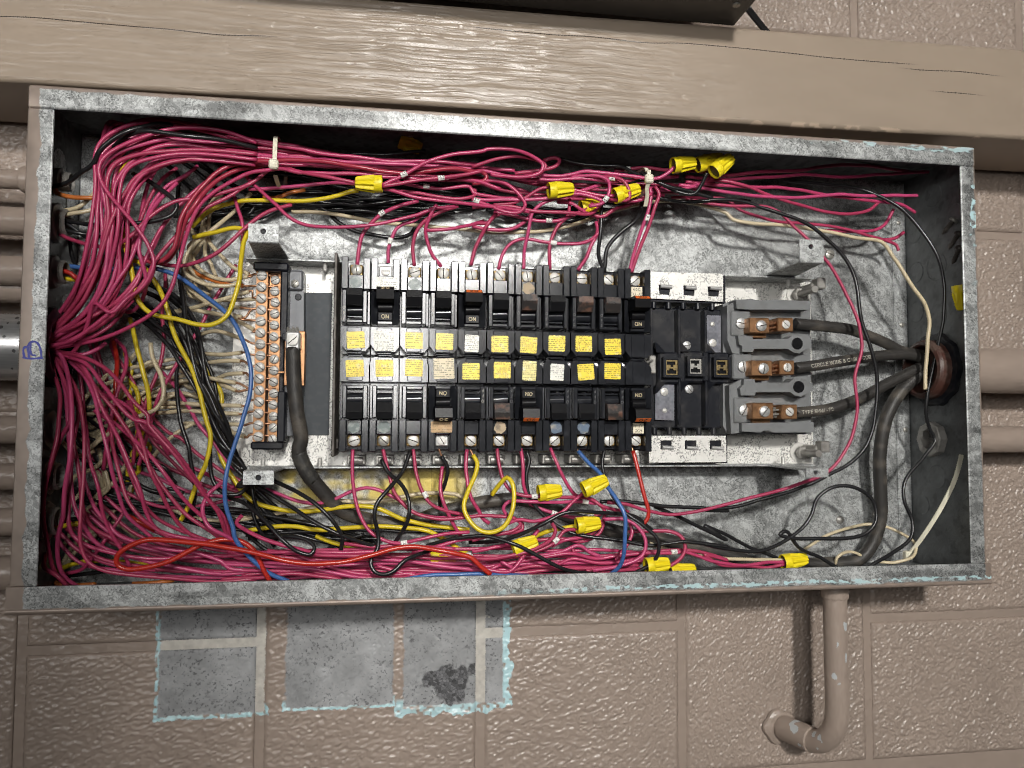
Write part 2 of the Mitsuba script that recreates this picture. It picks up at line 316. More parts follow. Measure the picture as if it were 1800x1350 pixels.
scene['tie_nylon'] = pr((.66, .63, .50), .4, 0, .4)
scene['tag_white'] = pr((.72, .72, .68), .5)
scene['grime_shade'] = pr((.02, .018, .016), .8, 0, .1)  # near-black of the screw slots, dirt and painted shade together
scene['ink_black'] = pr((.012, .012, .012), .6)
scene['ink_pale'] = pr((.42, .40, .34), .6)
scene['ink_gold'] = pr((.60, .50, .30), .5)
scene['ink_grey'] = pr((.13, .13, .13), .6)
scene['marker_blue'] = pr((.055, .065, .36), .5)
scene['orange_face'] = pr((.62, .13, .022), .45)
scene['bushing_brown'] = pr(dust((.060, .026, .020), .5, 1.5, (.12, .10, .085)), .45, 0, .35)
scene['cast_metal'] = pr(dust((.30, .29, .27), .7, 2.0, (.14, .13, .12)), .45, .5)
scene['black_enamel'] = pr((.012, .012, .013), .35, 0, .5)
def print_c(base, ink, fx, fz, wear):
    def f(p, n, uv):
        x, z = p.x*1000, p.z*1000
        row = z/fz; rr = dr.floor(row); fr = row-rr
        word = noise(x*fx, rr*3.7, 1.0)
        on = smoothstep(.2, .3, fr)*smoothstep(.8, .7, fr)*smoothstep(.36, .46, word)*(.65+.35*cell_rand(x*2.4, rr))*smoothstep(.2, .35, noise(x/7, rr*9.1))
        w = smoothstep(.62, .75, fbm(x/5, z/5, 4.0))*wear
        return mix(mix(base, ink, on*.85), (.75, .74, .66), w)
    return proc(f)
scene['sticker_yellow'] = pr(print_c((.80, .60, .02), (.10, .08, .01), 1.7, 1.75, .18), .35, 0, .5)
scene['sticker_faded'] = pr(print_c((.70, .62, .22), (.16, .14, .07), 1.7, 1.6, .6), .4, 0, .5)
scene['sticker_white'] = pr(print_c((.72, .71, .63), (.10, .10, .09), 1.3, 1.75, .2), .4, 0, .5)
scene['sticker_cream'] = pr(print_c((.62, .54, .36), (.12, .10, .07), 1.5, 1.9, .1), .45, 0, .5)
scene['sticker_tan'] = pr(print_c((.46, .30, .15), (.16, .10, .06), 1.5, 1.7, .1), .5, 0, .4)
scene['residue_tan'] = pr(dust((.42, .33, .22), .8, 2.0, (.10, .09, .08)), .6, 0, .3)
scene['residue_blue'] = pr(dust((.10, .14, .20), .9, 2.0, (.38, .32, .22)), .5, 0, .3)
scene['residue_grey'] = pr(dust((.10, .13, .125), .9, 2.5, (.30, .33, .31)), .4, 0, .5)

# ------------------------------------------------------------------ unseen lamps behind the camera, the left one added as fill
for i, (o, w, h, roll, L, col) in enumerate(LAMPS):
    o = np.array(o, float); d = np.array([400, 40, 200.])-o; d /= np.linalg.norm(d)
    a = np.cross(d, [0, 0, 1.0]); a /= np.linalg.norm(a); b = np.cross(a, d); ra = math.radians(roll)
    a, b = a*math.cos(ra)+b*math.sin(ra), -a*math.sin(ra)+b*math.cos(ra)
    q = np.array([o-a*w/2-b*h/2, o+a*w/2-b*h/2, o+a*w/2+b*h/2, o-a*w/2+b*h/2])
    m = trimesh.Trimesh(q, [(0, 1, 2), (0, 2, 3)], process=False)
    if m.face_normals[0]@d < 0: m.invert()
    hs = trimesh.creation.box((w+30, h+30, 50)); M = np.eye(4); M[:3, 0], M[:3, 1], M[:3, 2], M[:3, 3] = a, b, np.cross(a, b), o-d*32; hs.apply_transform(M)
    k = thing('ceiling_lamp', ['small bright lamp high up behind the camera', 'upright rectangular lamp straight behind the camera', 'square lamp far behind the camera at left'][i], 'lamp')
    part(k, 'housing', hs, 'dull_screw', False)
    part(k, 'diffuser', m, 'tag_white', False); scene[k+'__diffuser']['emitter'] = {'type': 'area', 'radiance': {'type': 'rgb', 'value': [L*c for c in col]}}

# ------------------------------------------------------------------ wall of concrete blocks
labels['wall'] = {'kind': 'structure', 'label': 'glossy beige painted concrete block wall with bare grey patches', 'category': 'wall'}
part('wall', 'mortar', cb(-460, 1260, 104.5, 160, -420, 760, 0), 'mortar_paint', False)
def sstep(a, b, x):
    q = np.clip((x-a)/(b-a), 0, 1); return q*q*(3-2*q)
def nz2(x, z, s=0): return meshkit.noise(np.stack([x, z, np.full_like(x, .5)], -1), s)
def relief(x, z):
    """mm of paint texture on the block faces: wormy ridges at left, pebbles at right"""
    k = .62+.38*sstep(480, 760, x)
    wx, wz = nz2(x/6, z/6, 1)*5, nz2(x/6, z/6, 2)*5
    a = nz2((x*.50*k+wx*.30), (z*.58+wz*.30), 3); b = nz2(x*.52*k+5, z*.60, 4); c = nz2(x/30, z/30, 9)
    h = sstep(.30, .70, a)*.78+sstep(.25, .85, b)*.50
    h *= (.7+.6*c)*(1.0+.45*sstep(520, 760, x))
    bare = np.zeros_like(x)
    for x0, x1, z0, z1 in ((77.44, 167.91, -120.00, -2.00), (186.10, 282.70, -118.38, -2.00), (292.04, 385.63, -122.27, -2.00)):
        bare = np.maximum(bare, sstep(-.8, .8, np.minimum(np.minimum(x-x0, x1-x), np.minimum(z-z0, z1-z))))
    pits = sstep(.62, .74, nz2(x*.55, z*.55, 11))*.9+sstep(.66, .76, nz2(x*.28, z*.28, 12))*.8
    h = h*(1-bare)+bare*(-.1-pits+.25*nz2(x*.7, z*.7, 13))
    zz = z--109.2; xx = x-338.0+zz*.25
    ch = sstep(3, -3, np.maximum(np.abs(xx)*1.05-(17+zz*.38), np.abs(zz)-20)+8*(nz2(x/8, z/8, 14)-.5))
    return h*(1-ch)+ch*(-1.25+.9*nz2(x/3.4, z/3.4, 15)+.5*nz2(x/1.7, z/1.7, 16))
def block(x0, x1, z0, z1, yf, fine):
    def axis(a, b, lo, hi):
        if not fine: return np.linspace(a, b, 12)
        g = np.arange(a, b+.01, .95); keep = (g < lo) | (g > hi)
        keep[::12] = True; keep[-1] = True; return g[keep]
    xs = axis(x0, x1, 1e9, 1e9); zs = axis(z0, z1, 12, 385) if x1 < 812 and x0 > 1 else axis(z0, z1, 1e9, 1e9)
    X, Z = np.meshgrid(xs, zs, indexing='ij')
    e = np.minimum(np.minimum(X-x0, x1-X), np.minimum(Z-z0, z1-Z)); ed = np.clip(1-e/4.2, 0, 1)
    Yv = yf-relief(X, Z)*(1-.6*ed)+2.0*ed**2
    n, m = X.shape; V = np.stack([X, Yv, Z], -1).reshape(-1, 3); I = np.arange(n*m).reshape(n, m)
    a, b, c, d = I[:-1, :-1].ravel(), I[1:, :-1].ravel(), I[1:, 1:].ravel(), I[:-1, 1:].ravel()
    F = np.vstack([np.stack([a, b, c], 1), np.stack([a, c, d], 1)])
    rim = np.r_[I[:, 0], I[-1, 1:], I[-2::-1, -1], I[0, -2:0:-1]]; sk = V[rim].copy(); sk[:, 1] = 130; o = len(V); q = len(rim)
    V = np.vstack([V, sk]); j = np.arange(q); jn = (j+1) % q
    F = np.vstack([F, np.stack([rim[j], o+j, rim[jn]], 1), np.stack([rim[jn], o+j, o+jn], 1)])
    return trimesh.Trimesh(V, F, process=False)
for k in range(-2, 7):
    x0 = -36+200.2*k; off = -58 if k % 2 == 0 else -58+203
    for j in range(-2, 3):
        z0 = off+406*j
        if z0 > 740 or z0+406 < -400: continue
        fine = x0 < 985 and x0+200 > -85 and z0 < 585 and z0+406 > -190
        part('wall', 'block', block(x0+3.9, x0+196.3, max(z0+3.9, -200) if fine else z0+3.9, min(z0+402.1, 620) if fine else z0+402.1, 103.0+rng.uniform(-.3, .3), fine), 'block_paint', True)

# ------------------------------------------------------------------ timber beam, black cabinet above, thin cables
def beam():
    xs = np.linspace(-420, 1320, 88); V, F = [], []
    prof = []
    y0, y1, z0, z1, r = 6, 96, -44.5, 44.5, 4.5
    for cy, cz, a0 in ((y0+r, z0+r, 180), (y0+r, z1-r, 90), (y1-r, z1-r, 0), (y1-r, z0+r, -90)):
        for a in np.linspace(a0+90, a0, 5) if True else ():
            prof.append((cy+r*math.cos(math.radians(a)), cz+r*math.sin(math.radians(a))))
    prof = np.array(prof); c = prof.mean(0); prof = prof[np.argsort(-np.arctan2(prof[:, 1]-c[1], prof[:, 0]-c[0]))]
    n = len(prof)
    for x in xs:
        sag = 1.2*(meshkit.noise(np.array([[x/140, 1, 2.]]))[0]-.5); chip = meshkit.noise(np.stack([np.full(n, x/26.), prof[:, 1]/30, prof[:, 0]/30], 1))-.5
        V.append(np.stack([np.full(n, x), prof[:, 0]+sag+chip*.9, prof[:, 1]+454.5+(x-400)*.0115+chip*1.1], 1))
    V = np.vstack(V)
    for i in range(len(xs)-1):
        for j in range(n):
            p, q = i*n+j, i*n+(j+1) % n; F += [(p, q, p+n), (q, q+n, p+n)]
    m = trimesh.Trimesh(V, F, process=False); m.fix_normals(); return m
thing('wooden_beam', 'thick glossy brown painted timber running across the wall above the open metal box', 'beam', mesh=beam(), bsdf='beam_paint', smooth=40)
k = thing('black_cabinet', 'black metal cabinet whose underside juts over the timber at the top', 'cabinet')
bx_ = 580.3; bz_ = 499.9
part(k, 'body', cb(-120, bx_, -66, 4.5, bz_, bz_+160, 1.2), 'black_enamel')
part(k, 'end_cap', cb(bx_, bx_+2.5, -66, 4, bz_+11, bz_+160, .8), 'black_enamel')
screw_part(k, 'screw', 'dull_screw', (bx_-14, -30, bz_-.2), 3.2, 0, flat=True, d=(0, 0, -1))
for i in range(4):
    P = [(a+3.2*i, b+1.5*i, c) for a, b, c in ((610.2, 50.0, 549.6), (625.7, 60.0, 542.8), (649.7, 72.0, 530.2))]
    thing('thin_cable', 'thin dark cable dropping from the end of the black cabinet behind the timber', 'cable', 'thin cables beside the black cabinet', tube(P, 1.6, 7), 'wire_black', True)

# ------------------------------------------------------------------ the galvanized box
bxk = thing('panel_box', 'open galvanized steel electrical box packed with wires on a block wall', 'electrical box')
LW = 17.0
part(bxk, 'back_panel', cb(-1, W+1, D, D+1.2, -1, H+1, 0), 'galvanized_back', False)
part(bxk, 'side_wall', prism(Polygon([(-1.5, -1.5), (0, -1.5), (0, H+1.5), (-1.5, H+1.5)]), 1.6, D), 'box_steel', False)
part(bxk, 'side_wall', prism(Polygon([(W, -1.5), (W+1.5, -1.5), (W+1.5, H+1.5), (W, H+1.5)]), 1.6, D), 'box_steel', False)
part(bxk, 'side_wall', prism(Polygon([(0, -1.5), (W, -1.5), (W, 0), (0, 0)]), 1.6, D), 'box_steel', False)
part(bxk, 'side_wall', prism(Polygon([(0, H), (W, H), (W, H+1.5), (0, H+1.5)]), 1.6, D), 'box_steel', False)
part(bxk, 'front_lip', cb(-2, W+2, 0, 3.0, H-16, H+2, 1.3), 'box_steel', 50)
part(bxk, 'front_lip', cb(-2, LW, .5, 3.0, 17.1, H-16.1, 1.1), 'box_steel', 50)
part(bxk, 'front_lip', cb(W-13.5, W+2, .5, 3.0, 15.1, H-16.1, 1.1), 'box_steel', 50)
part(bxk, 'front_lip', prism(Polygon([(-4, -2), (W+6, -2), (W+6, 15), (400, 15.8), (-4, 17)]), .4, 3.0), 'box_steel', 40)
part(bxk, 'front_lip', tube([(-4, 2.0, -1.6), (400, 2.0, -1.9), (W+6, 2.0, -1.6)], 2.4, 10, False), 'box_steel', True)
for x0, x1 in ((0.2, 16), (W-15.5, W-.2)):
    part(bxk, 'seam_strip', cb(x0, x1, D-1.4, D-.2, 2, H-2, .5), 'galvanized')
for x, z, r in ((9, 322, 2.6), (W-7, 246, 2.6), (W-6, 136, 2.6), (9, 90, 2.6), (W-8, 355, 2.4)):
    screw_part(bxk, 'screw', 'dull_screw', (x, D-1.5, z), r, rng.uniform(0, 180))
for c_, y, r, ang in (((727.6, 318.3), D, 5.2, 15), ((733.3, 43.8), D, 3.6, 0)):
    screw_part(bxk, 'screw', 'dull_screw', (c_[0], y-.3, c_[1]), r, ang)
for c_ in ((733.3, 43.8), (773.5, 48.4)):
    part(bxk, 'rivet', lathe([(4.2, 0), (4.0, 1.2), (2.5, 2.4), (.5, 2.8)], (c_[0], D, c_[1]), (0, -1, 0), 16), 'cast_metal')
def ring(x, y, z, R, w, sgn):
    return lathe([(R, -.2), (R, .3), (R-w*.4, .5), (R-w, .25)], (x, y, z), (sgn, 0, 0), 36)
for y, z, R in ((53, 299, 14), (84, 341, 11), (83, 299, 11), (52, 250, 12), (84, 258, 11), (55, 372, 12), (26, 345, 11), (60, 90, 12), (82, 60, 10), (28, 80, 11)):
    part(bxk, 'knockout', ring(W-.02, y, z, R, 1.1, -1), 'box_steel', False)
for y, z, R in ((55, 357, 13), (80, 330, 10), (78, 240, 11)):
    part(bxk, 'knockout', ring(.02, y, z, R, 1.1, 1), 'galvanized', False)
# blue marker letter on the left lip: two humps on a base stroke
for st in ([(1.4, 189.8), (4.8, 188.6), (9.8, 188.7), (15.9, 189.3)], [(2.5, 189.8), (1.7, 195.6), (3.2, 197.5), (4.8, 195.6), (6.0, 189.3)], [(6.0, 188.7), (4.8, 198.4), (6.9, 201.2), (10.4, 201.3), (13.1, 197.7), (14.7, 189.2)], [(6.4, 200.4), (7.5, 191.8), (10.5, 191.0)]):
    C_ = spline([(a, .42, b) for a, b in st], 1.0)
    part(bxk, 'marker_stroke', ribbon(C_, 1.5+.3*np.sin(np.arange(len(C_))), .12), 'marker_blue', False, label='blue handwritten letter B on the left edge')

# ------------------------------------------------------------------ conduits
def conduit(label, y, z, r, side, mat='pipe_paint', collar=None, inner='locknut', group=None, hexn=False, ext=330):
    k = thing('conduit', label, 'conduit', group)
    s = -1 if side == 'l' else 1; x0 = -1.5 if side == 'l' else W+1.5
    part(k, 'pipe', cyl((x0+s*2, y, z), (s, 0, 0), r, ext, 36, 0.2), mat)
    if collar:
        L, R = collar
        if hexn: part(k, 'hex_nut', lathe([(R*1.12, 0), (R*1.18, 1.2), (R*1.18, L*.55), (R*1.1, L*.6)], (x0+s*1, y, z), (s, 0, 0), 6), mat, 20)
        part(k, 'collar', lathe([(R, 0), (R, L-2), (R-.8, L), (r, L+.6)], (x0+s*1.2, y, z), (s, 0, 0), 36), mat)
    if inner:
        m = lathe([(r*1.38, 0), (r*1.42, .8), (r*1.36, 4.2), (r*1.1, 4.4), (r*.98, 4.6)], ((0 if side == 'l' else W), y, z), (-s, 0, 0), 48, 8, .035)
        part(k, 'locknut', m, 'cast_metal')
        th = [(r*1.0, 0)]
        for i in range(6): th += [(r*1.02, 4.6+i*1.1), (r*.95, 5.1+i*1.1)]
        th += [(r*.86, 11.4), (r*.84, 4)]
        part(k, 'threaded_end', lathe(th, ((0 if side == 'l' else W), y, z), (-s, 0, 0), 32), 'cast_metal')
    return k
c = 50
conduit('topmost left conduit, thin and beige with a hexagonal fitting', 52, 341.5, 8.0, 'l', collar=(24, 11), hexn=True)
k = conduit('second left conduit from the top with a serrated ring against the box', 50, 305.9, 11.6, 'l', collar=(4, 12.6))
k = conduit('third left conduit from the top, its beige fitting held by a slotted screw', 48, 264.5, 9.5, 'l', collar=(46, 12.0))
screw_part(k, 'set_screw', 'pipe_paint', (-41, 35.2, 266), 5.2, 0, .5)
part(k, 'screw_boss', cyl((-41, 42, 266), (0, -1, 0), 6.6, 6.6), 'pipe_paint')
conduit('beige conduit half hidden under the screwed left fitting', 64, 252, 11.5, 'l', inner=None)
k = conduit('thickest left conduit of bare shiny galvanized steel feeding the pink wires', 50, 201.6, 27.2, 'l', 'emt_steel', inner=None)
part(k, 'bushing', lathe([(30, 0), (33, 1), (33, 7), (28, 10), (25.5, 10), (25.5, 1)], (0, 50, 201.6), (1, 0, 0), 40, 10, .02), 'black_plastic')
conduit('beige left conduit just below the thick bare steel one', 50, 134.3, 11.4, 'l', collar=(10, 12.4))
conduit('third left conduit from the bottom, plain beige', 50, 96.2, 10.8, 'l', collar=(3, 12))
conduit('second left conduit from the bottom, plain beige', 50, 60, 11.2, 'l', collar=(3, 12.2))
conduit('bottommost left conduit, thicker beige pipe', 50, 19.1, 13.8, 'l', collar=(3, 14.6), inner=None)
k = conduit('thick beige conduit leaving the right side of the box', 57.5, 196, 22.6, 'r', inner=None)
part(k, 'locknut', lathe([(36, 0), (36.5, .8), (35, 5), (30, 5.4)], (W, 57.5, 196), (-1, 0, 0), 48, 10, .03), 'black_plastic')
part(k, 'bushing', lathe([(29.5, 5), (29.5, 14), (28, 17), (25, 18), (23.5, 17), (23, 6)], (W, 57.5, 196), (-1, 0, 0), 24), 'bushing_brown', 20, label='reddish brown ribbed plastic bushing')
part(k, 'hole', cyl((W-4.4, 57.5, 196), (-1, 0, 0), 23, .8, 32), 'black_plastic')
k = conduit('thinner beige conduit leaving the right side below the thick one', 60, 127, 13.2, 'r', inner=None)
part(k, 'locknut', lathe([(16.5, 0), (17.5, 1.2), (17.5, 8), (16.5, 9), (10.5, 9), (10.5, 1)], (W, 60, 127), (-1, 0, 0), 8), 'cast_metal', 15)
part(k, 'hole', cyl((W-.4, 60, 127), (-1, 0, 0), 10.4, .6, 24), 'black_plastic')
# elbow under the box
k = thing('elbow_conduit', 'beige conduit dropping below the box and elbowing into the wall, paint chipped', 'conduit')
ex, ey = 688.8, 38.0
bend = [(ex, ey, -2), (ex, ey, -60), (ex, ey, -160.5+36)]
hd = np.array([664.3-ex, 104-ey, 0.0]); hl = np.linalg.norm(hd); hd /= hl
for a in np.linspace(15, 90, 6):
    a = math.radians(a); bend.append(tuple(np.array([ex, ey, -160.5+36])+hd*36*(1-math.cos(a))*.92-np.array([0, 0, 36*math.sin(a)])))
bend.append((664.3, 104, -160.5+1))
part(k, 'pipe', tube(bend, 10.6, 28, True, 4), 'pipe_paint', True)
part(k, 'coupling', lathe([(11.9, 0), (12.1, 1), (12.1, 17), (11.8, 18), (10.4, 18.4)], (ex, ey, -2), (0, 0, -1), 32), 'pipe_paint')
e0 = np.array([664.3, 104, -160.5+1.0])-hd*0; q0 = e0-hd*(hl*.60)
part(k, 'sleeve', lathe([(11.2, 0), (12.2, .6), (12.2, 2), (11.9, 2.2), (11.9, 34), (11, 36)], q0, hd, 32), 'pipe_paint')
part(k, 'wall_collar', lathe([(17, 0), (16, 2.2), (13, 3.4), (11.8, 3.6)], e0+np.array([0, -4.0, 0]), (0, -1, 0), 28, 5, .06), 'mortar_paint')

# ------------------------------------------------------------------ mounting pan
pn = thing('mounting_pan', 'galvanized mounting pan behind the breakers with four upright brackets', 'mounting frame')
part(pn, 'pan', cb(136, 700, 89.4, 91, 101, 287, .3), 'zinc_plate', False)
part(pn, 'flange', cb(150, 688, 65, 89.4, 284.6, 286.2, .3), 'galvanized', False)
part(pn, 'flange', cb(150, 688, 65, 89.4, 100.6, 102.2, .3), 'galvanized', False)
def bracket(x0, x1, xb0, xb1, zs, zt, sg, hole, yf=6):
    """upright tongue from the flange to a bent face near the front"""
    t = 1.6*sg
    leg = trimesh.convex.convex_hull(np.array([(x0, yf, zs), (x1, yf, zs), (x0, yf, zs+t), (x1, yf, zs+t), (xb0, 80, zs-.6*sg), (xb1, 80, zs-.6*sg), (xb0, 80, zs-.6*sg+t), (xb1, 80, zs-.6*sg+t)]))
    f = Polygon([(x0, zs+sg*.2), (x1, zs+sg*.2), (x1, zt), (x0, zt)]).difference(Point(hole).buffer(2.3))
    b = part(pn, 'bracket', cat([leg, prism(f, yf-1.4, yf+.2), tube([(x0+.4, yf+.4, zs+.6*sg), (x1-.4, yf+.4, zs+.6*sg)], 1.5, 8, False)]), 'galvanized', 30)
    part(b, 'hole_plug', cyl((hole[0], yf+1.0, hole[1]), (0, 1, 0), 2.6, 1), 'black_plastic')
bracket(163, 186.5, 158, 187, 286.2, 301, 1, (174.5, 295))
bracket(163.2, 186.8, 158, 187, 102, 91.5, -1, (174.8, 97))
bracket(640.5, 663.8, 640, 672, 287.4, 308, 1, (651.5, 301.5))
bracket(643, 664.5, 640, 672, 101.4, 94, -1, (652.5, 98.5))
fishp = [(197.1, 260.0), (223.1, 260.7), (222.1, 129.6), (197.4, 129.6)]
part(pn, 'insulating_sheet', prism(fishp, 87.8, 89.2), 'fish_paper', False, label='dark grey insulating paper')
part(pn, 'end_plate', cat([cb(228.6, 231.2, 36, 88, 112, 287, .6), cb(226.5, 233, 60, 88, 118, 127, .5), cb(226.5, 229, 58, 80, 216, 223, .5)]), 'dark_steel', label='thin dark steel plate standing on edge')
for x in ((217.7, 282.6)[0], (666.4, 279.5)[0], (532.4, 286.3)[0], (356.1, 285.5)[0]):
    part(pn, 'stud', lathe([(1.9, 0), (2.1, 1), (1.8, 2), (2.1, 3), (1.8, 4), (2.1, 5), (1.8, 6), (2.0, 7), (1.2, 8)], (x, 72, 285), (0, 0, -1), 12), 'screw_steel')
    part(pn, 'bolt_head', lathe([(4.6, 0), (4.2, 1.3), (2.5, 2.6), (.4, 3)], (x, 72, 286.2), (0, 0, 1), 16), 'galvanized')
for x in ((167.5, 108.4)[0], (216.1, 110.7)[0], (657.5, 107.8)[0]):
    part(pn, 'stud', lathe([(1.9, 0), (2.1, 1), (1.8, 2), (2.1, 3), (1.8, 4), (2.1, 5), (1.8, 6), (2.0, 7), (1.2, 8)], (x, 72, 102), (0, 0, 1), 12), 'screw_steel')
for (cx, cz), (tx, tz) in (((683.0, 272.3), (678.2, 272.9)), ((683.9, 113.2), (681.8, 118.7))):
    part(pn, 'washer', lathe([(9.8, 0), (9.8, 1), (5, 1.2)], (cx, 88.8, cz), (0, -1, 0), 28), 'screw_steel')
    part(pn, 'bolt', cat([cyl((cx, 88, cz), (0, -1, 0), 3.6, 36, 18), lathe([(6.6, 0), (6.8, .5), (6.8, 4), (6, 4.6)], (cx, 84, cz), (0, -1, 0), 6)]), 'cast_metal')
    part(pn, 'clip', cat([cb(cx+4, cx+13, 54, 66, cz+1, cz+12, 1), cb(cx+2, cx+6, 62, 86, cz+2, cz+8, 1)]), 'cast_metal')
def slotted(y, out, slots, tabs):
    p = Polygon(out)
    for s in slots: p = p.difference(Polygon(s).buffer(-.6).buffer(.6))
    k = part(pn, 'slotted_plate', prism(p, y-1.4, y), 'zinc_plate', 20, label='pale plated strip with three clip slots')
    for a, b in tabs: part(k, 'clip_tab', tube([(a[0], y-1.6, a[1]), (b[0], y-1.6, b[1])], 1.9, 10, False), 'aluminium', 40)
    part(k, 'plate_edge', prism(Polygon(out).buffer(-.8), y, y+22), 'zinc_plate', 20) if False else None
slotted(62, [(519.4, 285.3), (592.6, 285.7), (592.2, 258.5), (519.2, 259.7)], [[(527.7, 273.0), (539.6, 272.9), (538.4, 263.5), (528.2, 263.8)], [(552.1, 273.3), (564.2, 273.1), (562.9, 263.2), (552.6, 264.0)], [(576.8, 273.0), (588.9, 272.8), (587.7, 263.4), (577.3, 263.6)]], [((529.4, 271.5), (540.7, 271.3)), ((554.4, 271.2), (565.3, 270.9)), ((579.1, 271.4), (590.7, 271.2))])
slotted(62, [(517.2, 129.9), (593.6, 130.0), (593.8, 105.1), (517.1, 104.9)], [[(528.4, 125.7), (539.6, 125.7), (539.5, 117.1), (528.3, 117.1)], [(552.5, 125.7), (563.8, 125.7), (563.7, 117.1), (552.4, 117.1)], [(577.5, 125.7), (588.9, 125.7), (588.8, 117.0), (577.4, 117.0)]], [((530.0, 119.2), (541.2, 118.7)), ((554.1, 118.7), (565.5, 118.1)), ((579.1, 118.7), (590.6, 118.1))])
for za, zb in ((257, 285), (104, 131)): part(pn, 'channel', cb(520, 596, 63.2, 64, za, zb, .2), 'black_plastic', False)
for x0 in range(0, 11):
    x = 242+25.2*x0
    part(pn, 'hook_row', cat([cyl((x, 66, 107.5), (1, 0, 0), 3.2, 12, 12), cb(x-2, x+14, 66, 88, 104, 112, .6)]), 'cast_metal')

# ------------------------------------------------------------------ black bus base with plug-in stabs
bb = thing('bus_base', 'glossy black plastic bus base with empty stab slots right of the breakers', 'bus bar base')
x0, x1 = (519.4, 252.2)[0], (601.0, 251.1)[0]
part(bb, 'base', cb(x0, x1, 68, 88.5, 137, 252, 1), 'black_plastic')
cols = [x0+(x1-x0)*f for f in (0, .335, .66, 1.0)]
for i in range(4):
    part(bb, 'rib', cat([cb(cols[i]-1.2, cols[i]+1.4, 58, 70, 140, 187, .5), cb(cols[i]-1.2, cols[i]+1.4, 58, 70, 202, 250, .5)]), 'black_plastic')
for i in range(6):
    for z, s in ((251, 1), (138, -1)):
        x = x0+5+(x1-x0-8)*i/5.0
        part(bb, 'lug_post', cat([cyl((x, 66, z), (0, 0, s), 2.6, 7, 12), cb(x-3.4, x+3.4, 68, 88, z-1, z+3*s+1, .4)]), 'black_plastic')
for i, (u, v) in enumerate(((1180, 646), (1222, 645), (1268, 646))):
    cx, cz = [(537.9, 194.1), (561.5, 195.5), (587.6, 194.8)][i]
    part(bb, 'tower', cat([cb(cx-11, cx+11, 60, 70, cz-15, cz+15, 1.5), prism(Polygon([(cx-8.6, cz-9.5), (cx+8.6, cz-9.5), (cx+8.6, cz+9.5), (cx-8.6, cz+9.5)]).difference(Polygon([(cx-6, cz-7.4), (cx+6, cz-7.4), (cx+6, cz+7.4), (cx-6, cz+7.4)])), 53.4, 62), cb(cx+8.7, cx+14, 57, 66, cz-14, cz+14, 1), trimesh.convex.convex_hull(np.array([(cx-14, 62, cz-24), (cx-12, 62, cz-24), (cx-5, 57, cz-14), (cx-14, 57, cz-14), (cx-14, 70, cz-24), (cx-5, 70, cz-14)])), trimesh.convex.convex_hull(np.array([(cx-14, 62, cz+24), (cx-12, 62, cz+24), (cx-5, 57, cz+14), (cx-14, 57, cz+14), (cx-14, 70, cz+24), (cx-5, 70, cz+14)]))]), 'black_plastic')
    E_ = Polygon([(cx-5.6, cz-7), (cx+5.6, cz-7), (cx+5.6, cz+7), (cx-5.6, cz+7)])
    slot = Polygon([(cx-4.6, cz+2.4), (cx+3.6, cz+2.4), (cx+3.6, cz+5.6), (cx-4.6, cz+5.6)]).union(Polygon([(cx-1.2, cz+.4), (cx+1.4, cz+.4), (cx+1.4, cz+3), (cx-1.2, cz+3)])).union(Polygon([(cx-4.6, cz-6), (cx+4.6, cz-6), (cx+4.6, cz-2.6), (cx+1.8, cz-2.6), (cx+1.8, cz-1), (cx-2.4, cz-1), (cx-2.4, cz-2.6), (cx-4.6, cz-2.6)]))
    part(bb, 'stab', prism(E_.difference(slot), 55.0, 56), ['dirty_brass', 'cast_metal', 'dirty_brass'][i], False)
    part(bb, 'slot_floor', cb(cx-7, cx+7, 57.4, 58.6, cz-8.2, cz+8.2, .1), 'handle_black', False)
for pl, s1, s2, a in (([(573.6, 245.9), (591.6, 245.8), (591.1, 208.8), (579.6, 210.8), (573.9, 221.7)], (582.9, 237.2), (582.7, 219.0), -40), ([(528.5, 178.9), (543.8, 178.6), (543.5, 144.5), (524.9, 144.9), (525.0, 168.6)], (534.2, 153.6), (533.7, 171.4), -50)):
    k = part(bb, 'strap_plate', prism(pl, 64.6, 67), 'iridescent_zinc', False, label='rainbow-tinted zinc strap')
    part(k, 'rivet', lathe([(2.4, 0), (2.2, .8), (1, 1.4), (.2, 1.5)], (s1[0], 64.6, s1[1]), (0, -1, 0), 14), 'screw_steel')
    screw_part(k, 'screw', 'screw_steel', (s2[0], 64.4, s2[1]), 4.0, a)
for c_, a in (((557.8, 216.4), -10), ((559.7, 174.4), 50)):
    screw_part(bb, 'screw', 'aluminium', (c_[0], 67.5, c_[1]), 4.2, a)
for c_, r in (((559.0, 239.1), 2.2), ((558.9, 227.0), 2.6), ((560.6, 164.7), 2.4), ((559.9, 153.2), 3), ((585.1, 149.6), 2.2), ((535.6, 241.8), 2.0)):
    part(bb, 'mould_mark', lathe([(r, 0), (r, .4), (r-.5, .4), (r-.5, 0)], (c_[0], 68.1, c_[1]), (0, -1, 0), 20), 'black_plastic', False)
part(bb, 'broken_jaw', cat([cb((518.9, 197.0)[0]-3, (518.9, 197.0)[0]+3.4, 54, 60, (518.9, 197.0)[1]-9, (518.9, 197.0)[1]+8, .8), tube([((510.8, 198.0)[0], 48, (510.8, 198.0)[1]), ((518.3, 200.0)[0], 52, (518.3, 200.0)[1])], 1.1, 6, False)]), 'cast_metal')

